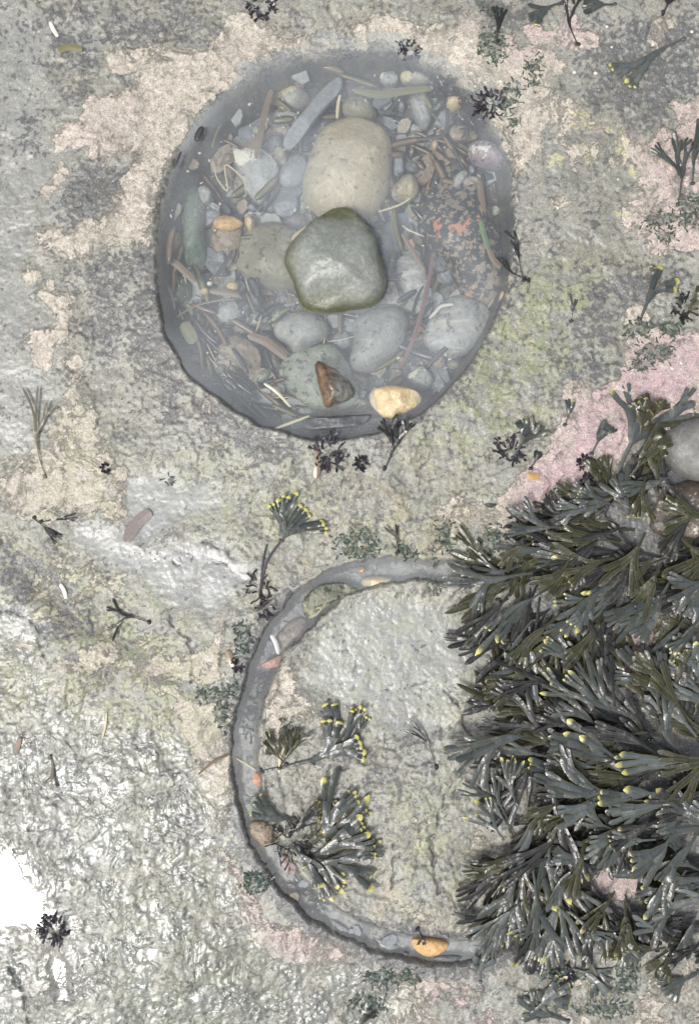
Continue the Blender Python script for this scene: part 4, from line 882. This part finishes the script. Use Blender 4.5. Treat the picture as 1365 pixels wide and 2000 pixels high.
K = [ # label, px, py, deg, len, width, spread, gens, mat, nf, tip
 ('tall black frond lying on the lower right pool rim',752,915,68,110,13,20,4,'dark',1,.2),
 ('fan shaped grey frond left of the pink crust',1000,895,58,110,16,18,4,'grey',2,.6),
 ('small frond with a yellow tip at the left of the pink crust',1103,830,75,70,13,14,3,'grey',2,.8),
 ('small grey frond in the middle of the pink crust',1155,885,64,85,14,14,3,'grey',2,.3),
 ('tiny frond on the lower left of the pink crust',1035,915,62,65,13,16,3,'dark',2,.3),
 ('big spreading grey frond over the pink crust at the right',1205,930,65,230,26,22,4,'pale',2,.7),
 ('long grey frond rising to the right edge above the pale boulder',1240,890,48,200,24,20,4,'pale',2,.6),
 ('upright frond with yellow tips above the pink crust near the right edge',1250,625,66,110,20,16,3,'grey',1,.9),
 ('brown strap frond at the right edge beside the pink crust',1330,625,50,80,20,14,2,'olive',1,.2),
 ('branched frond climbing along the right edge above the middle',1323,400,82,165,12,24,4,'grey',2,.5),
 ('slender frond at the right edge next to the branched one',1350,360,75,120,14,18,3,'grey',1,.4),
 ('frond with yellow ends lying in the upper right rock',1335,75,207,150,17,12,3,'pale',1,.9),
 ('short dark frond standing above the upper right pool rim',970,80,88,70,13,18,2,'dark',1,.3),
 ('frond with yellow end at the top edge, right of centre',1095,5,205,90,15,20,3,'grey',2,.8),
 ('dark stemmed frond hanging from the top edge',1128,88,118,110,8,22,3,'dark',1,.2),
 ('frond at the top edge near the right corner',1200,8,195,70,14,22,3,'grey',1,.2),
 ('small dark frond at the top right corner',1295,25,70,60,12,25,3,'dark',2,.7),
 ('two small grey prongs on the rock right of the pool',1115,625,85,50,10,18,2,'grey',1,.2),
 ('thin black strands on the right rim of the pool',1022,545,100,130,5,22,4,'dark',2,0),
 ('crossing black strand over the right rim of the pool',1030,548,160,75,5,15,3,'dark',1,0),
 ('dark forked frond on the left rock at mid height',66,1012,-38,95,7,28,3,'dark',2,.1),
 ('dark forked frond end pointing right on the left rock',80,1020,10,65,9,14,2,'dark',1,.1),
 ('brown drowned frond on the smooth left rock',90,930,108,150,7,18,3,'drowned',1,0),
 ('pale frond fork lying in the shallow trough on the left',290,1215,160,90,9,30,3,'dark',1,.1),
 ('dark frond under the black tuft pointing to the lower left',600,1780,-128,110,12,22,4,'grey',2,.1),
 ('small brown forked frond in the bumpy wet rock',100,1480,-75,60,8,30,2,'drowned',1,0),
 ('small dark frond crossing the orange pebble',815,1815,-60,32,6,20,2,'dark',1,0),
 ('thin dark twig frond on the upper right of the disc',850,1498,105,110,5,14,3,'dark',1,0),
 ('thin dark twig frond above the channel right of the wrack',775,1080,88,60,6,28,2,'dark',1,0),
 ('grey frond over the lower channel end',938,1920,88,75,17,22,3,'pale',2,.2),
 ('dark curled frond at the bottom edge',1050,1990,110,70,14,26,3,'grey',2,.5),
 ('broad grey frond at the bottom edge with a yellow tip',1030,1985,35,130,24,20,3,'pale',2,.8),
 ('grey frond at the bottom edge pointing left',1110,1995,165,130,20,18,3,'grey',2,.3),
 ('small frond in the bottom right corner',1365,1900,200,110,20,20,3,'grey',2,.5),
 ('dark frond on the left of the bottom edge',700,2010,60,60,10,24,3,'dark',2,.2),
 ('grey frond under the seaweed bed near the bottom',1110,1890,-20,110,18,20,3,'pale',2,.6),
]
for i, k in enumerate(K): wrack(k[0], k[1], k[2], k[3], k[4], k[5], k[6], k[7], mat=k[8], nf=k[9], tipc=k[10], seed=60 + i, arch=.002 if 'drowned' in k[0] or 'trough' in k[0] else .006, stem=.3)

# the dense bed at the right: flow field of headings, drawn from the photograph
FLOW = [ # px, py, heading, length, width
 (1020,1105,200,140,17),(1040,1120,215,190,18),(1050,1140,225,200,19),(1070,1150,235,190,18),(1040,1060,180,90,14),(1080,1060,200,130,16),(1100,1030,190,110,15),(1130,1010,175,100,14),(1160,1000,160,90,14),
 (1180,1040,215,160,18),(1210,1060,200,170,17),(1220,1030,170,130,16),(1240,1000,150,120,16),(1200,990,130,100,15),(1240,1060,240,160,20),(1260,1040,215,170,17),(1150,1060,230,150,20),(1120,1080,245,140,20),
 (1290,1100,205,150,17),(1270,1130,235,170,20),(1310,1130,260,170,22),(1340,1090,300,160,22),(1365,1120,250,170,24),(1330,1050,285,130,22),(1300,1090,190,130,16),(1360,1000,230,130,18),(1340,1200,260,150,20),(1370,1200,245,150,20),
 (1250,1140,200,190,18),(1230,1160,225,160,17),(1190,1130,215,170,18),(1160,1150,235,180,18),(1120,1180,240,180,17),(1090,1200,250,150,17),(1180,1190,250,150,18),(1150,1210,265,140,16),
 (1060,1440,152,215,20),(1090,1450,160,190,18),(1110,1420,140,180,18),(1060,1400,125,160,17),(1120,1380,115,170,17),(1150,1400,130,190,18),(1090,1340,140,160,16),(1130,1330,120,150,16),(1080,1480,170,170,15),
 (1170,1350,110,150,17),(1200,1380,120,170,18),(1180,1430,150,180,20),(1230,1400,130,180,18),(1260,1430,150,200,20),(1240,1360,100,130,17),(1290,1400,120,170,18),(1310,1360,100,120,18),(1340,1400,115,150,20),(1360,1440,140,180,20),
 (1200,1480,165,170,26),(1230,1490,178,180,24),(1180,1500,190,140,18),(1280,1470,165,190,19),(1300,1500,178,200,20),(1330,1480,150,170,18),(1365,1500,170,200,20),(1250,1520,190,190,18),(1220,1550,195,180,19),(1190,1540,200,150,18),
 (1260,1570,200,190,19),(1300,1550,185,190,20),(1340,1560,195,200,22),(1290,1600,210,160,19),(1240,1600,215,150,18),(1200,1620,190,140,18),(1230,1650,190,170,20),(1260,1650,215,170,20),(1320,1620,205,170,20),(1365,1620,215,180,20),
 (1280,1640,150,130,18),(1310,1680,160,140,18),(1340,1700,200,130,18),(1365,1700,170,120,18),(1300,1700,240,110,16),(1340,1760,215,110,20),(1360,1780,240,120,20),(1280,1760,250,110,20),
 (990,1600,140,130,13),(1000,1620,120,130,13),(985,1640,110,110,13),(1010,1580,100,120,13),(1050,1470,262,190,15),(1070,1500,268,200,15),(1060,1560,258,190,16),(1090,1540,262,210,16),(1040,1620,262,170,15),(1080,1620,266,190,17),(1110,1600,250,170,16),
 (1020,1690,215,140,14),(1010,1700,240,150,15),(1020,1720,258,160,15),(1040,1700,275,170,16),(1060,1690,300,170,16),(1040,1680,325,150,15),(1070,1740,290,160,17),(1090,1720,280,160,17),(1110,1780,300,150,17),(1080,1780,275,130,16),
 (1060,1790,262,120,15),(1150,1780,250,120,18),(1180,1760,240,130,17),(1200,1740,262,130,16),(1220,1760,275,140,18),(1140,1800,320,110,16),(1190,1800,290,120,17),(1020,1760,235,120,14),(1000,1660,205,90,12),
 (1250,850,120,90,15),(1230,930,60,120,16),(1280,960,110,110,15),(1210,960,200,110,15),(1260,930,235,110,15),(1290,910,250,120,17),(1180,970,150,90,14),(1310,930,200,140,16),
 (1330,1820,200,120,18),(1300,1850,170,110,17),(1365,1840,190,100,18),(1100,1660,205,110,14),(1140,1640,240,150,17),(1150,1580,225,140,16),(1120,1500,200,130,16),
]
def region(px, py):
    if py < 1180: return 'upper seaweed bed near the dark rock'
    if py < 1340: return 'seaweed bed beside the pink rock'
    if py < 1560 and px > 1120: return 'thick right middle of the seaweed bed'
    if px < 1130 and py < 1660: return 'left fringe of the seaweed bed'
    if px < 1130: return 'lower left end of the seaweed bed'
    return 'lower right of the seaweed bed'
rf = random.Random(99); UNDER = []; FILL = []
FLOW += [(1420,1250,215,160,22),(1430,1330,190,170,24),(1440,1400,170,190,24),(1430,1460,180,190,24),(1440,1540,190,200,24),(1430,1600,200,180,22),(1420,1680,190,150,20),(1420,1760,200,140,20),(1410,1130,220,150,22),
 (1430,1080,200,170,22),(1380,1350,150,120,20),(1400,1010,210,140,20),(1380,820,200,120,20),(1200,1090,190,140,17),(1160,1090,200,140,17),(1230,1100,230,150,18),(1140,1270,250,150,17),(1180,1300,100,120,16),(1060,1280,235,140,15),(1100,1270,200,130,16),
 (1040,1210,225,170,18),(1000,1150,235,150,17),(1010,1130,190,120,15),(1050,1330,200,120,14),(1130,1440,200,130,16),(1160,1450,170,150,18),(1100,1560,190,110,15),(1130,1680,260,140,16),(1160,1660,190,110,15)]
adj = {'grey': 'grey-green bladderwrack plant lying in the ', 'pale': 'pale grey broad bladderwrack plant lying in the ', 'olive': 'olive brown bladderwrack plant lying in the ', 'dark': 'blackish bladderwrack plant lying in the '}
for i, (px, py, dg, L, wd) in enumerate(FLOW):
    L *= 1.16 if px < 1115 else 1.0; qx, qy = px + math.cos(R(dg)) * L * .55, py - math.sin(R(dg)) * L * .55
    if math.hypot(qx - 1225, qy - 1245) < 48 or math.hypot(qx - 1215, qy - 1712) < 40: continue
    for rep in range(2 if rf.random() < .9 else 1):
        m = rf.choices(['grey', 'pale', 'olive', 'dark'], (6, 3, 4, 3) if py > 1180 else (4, 2, 6, 4))[0] if rep == 0 else rf.choice(['dark', 'dark', 'olive'])  # lower layer kept dark: shade between the fronds painted into it
        ox = rf.uniform(-22, 22) if rep else 0; oy = rf.uniform(-22, 22) if rep else 0
        zb = .008 + (.028 if rep == 0 else .004) * rf.uniform(.5, 1.3) + (.02 if px > 1180 and 1350 < py < 1650 else 0)
        w_ = wrack(adj[m] + region(px, py), px + ox, py + oy, dg + rf.uniform(-32, 32) * (1 + rep * .4), L * rf.uniform(.9, 1.15), wd * rf.uniform(.72, 1.08), rf.uniform(8, 16), rf.choice((3, 3, 4)), z=zb,
              arch=rf.uniform(.008, .022), mat=m, tipc=rf.choice((.25, .3, .5, .75)) if rep == 0 else .25, seed=200 + i + rep * 500, nf=2, stem=.2, bl=.25 if px > 1150 else .06, group=adj[m].split(' plant')[0] + ' in the ' + region(px, py), parts=False)
        if rep: UNDER.append(w_)
for i in range(60):
    while 1:
        px, py = rf.uniform(1040, 1400), rf.uniform(960, 1790)
        if math.hypot(px - 1225, py - 1245) > 75 and math.hypot(px - 1215, py - 1712) > 60 and not (px > 1240 and py < 1090): break
    m = rf.choice(['dark', 'olive']); dg = rf.uniform(150, 290)  # dark fill plants: shade of the gaps put into blade colour
    w_ = wrack(adj[m] + region(px, py), px, py, dg, rf.uniform(100, 160), rf.uniform(13, 19), rf.uniform(12, 20), 3, z=.004, arch=.006, mat=m, tipc=.2, seed=3000 + i, nf=2, stem=.1, group=adj[m].split(' plant')[0] + ' in the ' + region(px, py), parts=False)
    FILL.append(w_)
# past 300 plants: the undermost ones, mostly hidden beneath the others, become one mass
nw = sum(1 for o in COL.objects if o.name.startswith('bladderwrack')) + 0
low = FILL + [o for k, o in enumerate(UNDER) if k % 3 != 2]; low = low[:max(0, nw - 295)]
V = []; Fs = []; Cc = []; Mi = []; mats = [WD['dark'], WD['olive'], WD['grey'], WD['pale']]
for o in low:
    for ch in list(o.children):
        me_ = ch.data; b = len(V); mi = mats.index(me_.materials[0]); at_ = me_.attributes['fr'].data
        V += [tuple(v.co + o.location) for v in me_.vertices]; Fs += [tuple(i + b for i in p.vertices) for p in me_.polygons]
        Cc += [q for d in at_ for q in d.color]; Mi += [mi] * len(me_.polygons)
        bpy.data.objects.remove(ch, do_unlink=True); bpy.data.meshes.remove(me_)
    bpy.data.objects.remove(o, do_unlink=True)
me_ = newmesh('seaweed_undergrowth', V, Fs)
for m_ in mats: me_.materials.append(m_)
me_.polygons.foreach_set('material_index', Mi); a = me_.attributes.new('fr', 'FLOAT_COLOR', 'POINT'); a.data.foreach_set('color', Cc)
tag(link('seaweed_undergrowth', me_), 'dark lower layer of wrack matted beneath the top plants of the seaweed bed', 'seaweed', kind='stuff')
# short green turf: uncountable
mb = MB(); rt = random.Random(12)
tv = M['turf'][::3, ::3]; jj, iix = np.where(tv > .35); idx = list(range(len(jj))); rt.shuffle(idx)
for q in idx[:2000]:
    x = float(xs[iix[q] * 3]) + rt.uniform(-.004, .004); y = float(ys[jj[q] * 3]) + rt.uniform(-.004, .004); z = ground_z(x, y)
    if z < -.006: continue
    blade(mb, (x, y), rt.uniform(0, 6.28), rt.uniform(.005, .013), .0015, rt.uniform(.002, .0045), rt, z, z + rt.uniform(.0005, .005), rt.uniform(-1, 1), rt.uniform(-.6, .6), .2, 3, False)
tag(mb.build('green_turf', WD['moss'], None), 'short dark green algal turf growing in patches over the rock', 'algae', kind='stuff')

# ------------------------------------------------------------------ light, sky, camera
w = bpy.data.worlds.new('World'); SC.world = w; w.use_nodes = True; nt = w.node_tree; bg = nt.nodes['Background']
sky = nt.nodes.new('ShaderNodeTexSky'); sky.sky_type = 'NISHITA'; sky.sun_disc = False
sdir = Vector((-.76, -.74, H)).normalized(); el = math.asin(sdir.z)
sky.sun_elevation = el; sky.sun_rotation = math.atan2(sdir.x, sdir.y) % (2 * math.pi); sky.air_density = 1.0; sky.dust_density = 4.0
hs = nt.nodes.new('ShaderNodeHueSaturation'); hs.inputs['Saturation'].default_value = .42; nt.links.new(sky.outputs[0], hs.inputs['Color']); nt.links.new(hs.outputs[0], bg.inputs[0]); bg.inputs[1].default_value = .13
sl = bpy.data.lights.new('sun', 'SUN'); sl.energy = 1.5; sl.angle = R(10); sl.color = (1, .97, .92)
so = bpy.data.objects.new('sun', sl); COL.objects.link(so); so.rotation_euler = sdir.to_track_quat('Z', 'Y').to_euler()
cam = bpy.data.cameras.new('camera'); co_ = bpy.data.objects.new('camera', cam); COL.objects.link(co_); co_.location = (0, 0, H); co_.rotation_euler = (0, 0, 0)
cam.sensor_fit = 'VERTICAL'; cam.sensor_height = 24; cam.lens = 24 / (2 * (1.0 / H)); cam.clip_end = 500; cam.clip_start = .05
SC.camera = co_
SC.view_settings.view_transform = 'Standard'; SC.view_settings.look = 'None'; SC.view_settings.gamma = 1; SC.view_settings.exposure = .52
SC.cycles.transparent_max_bounces = 16
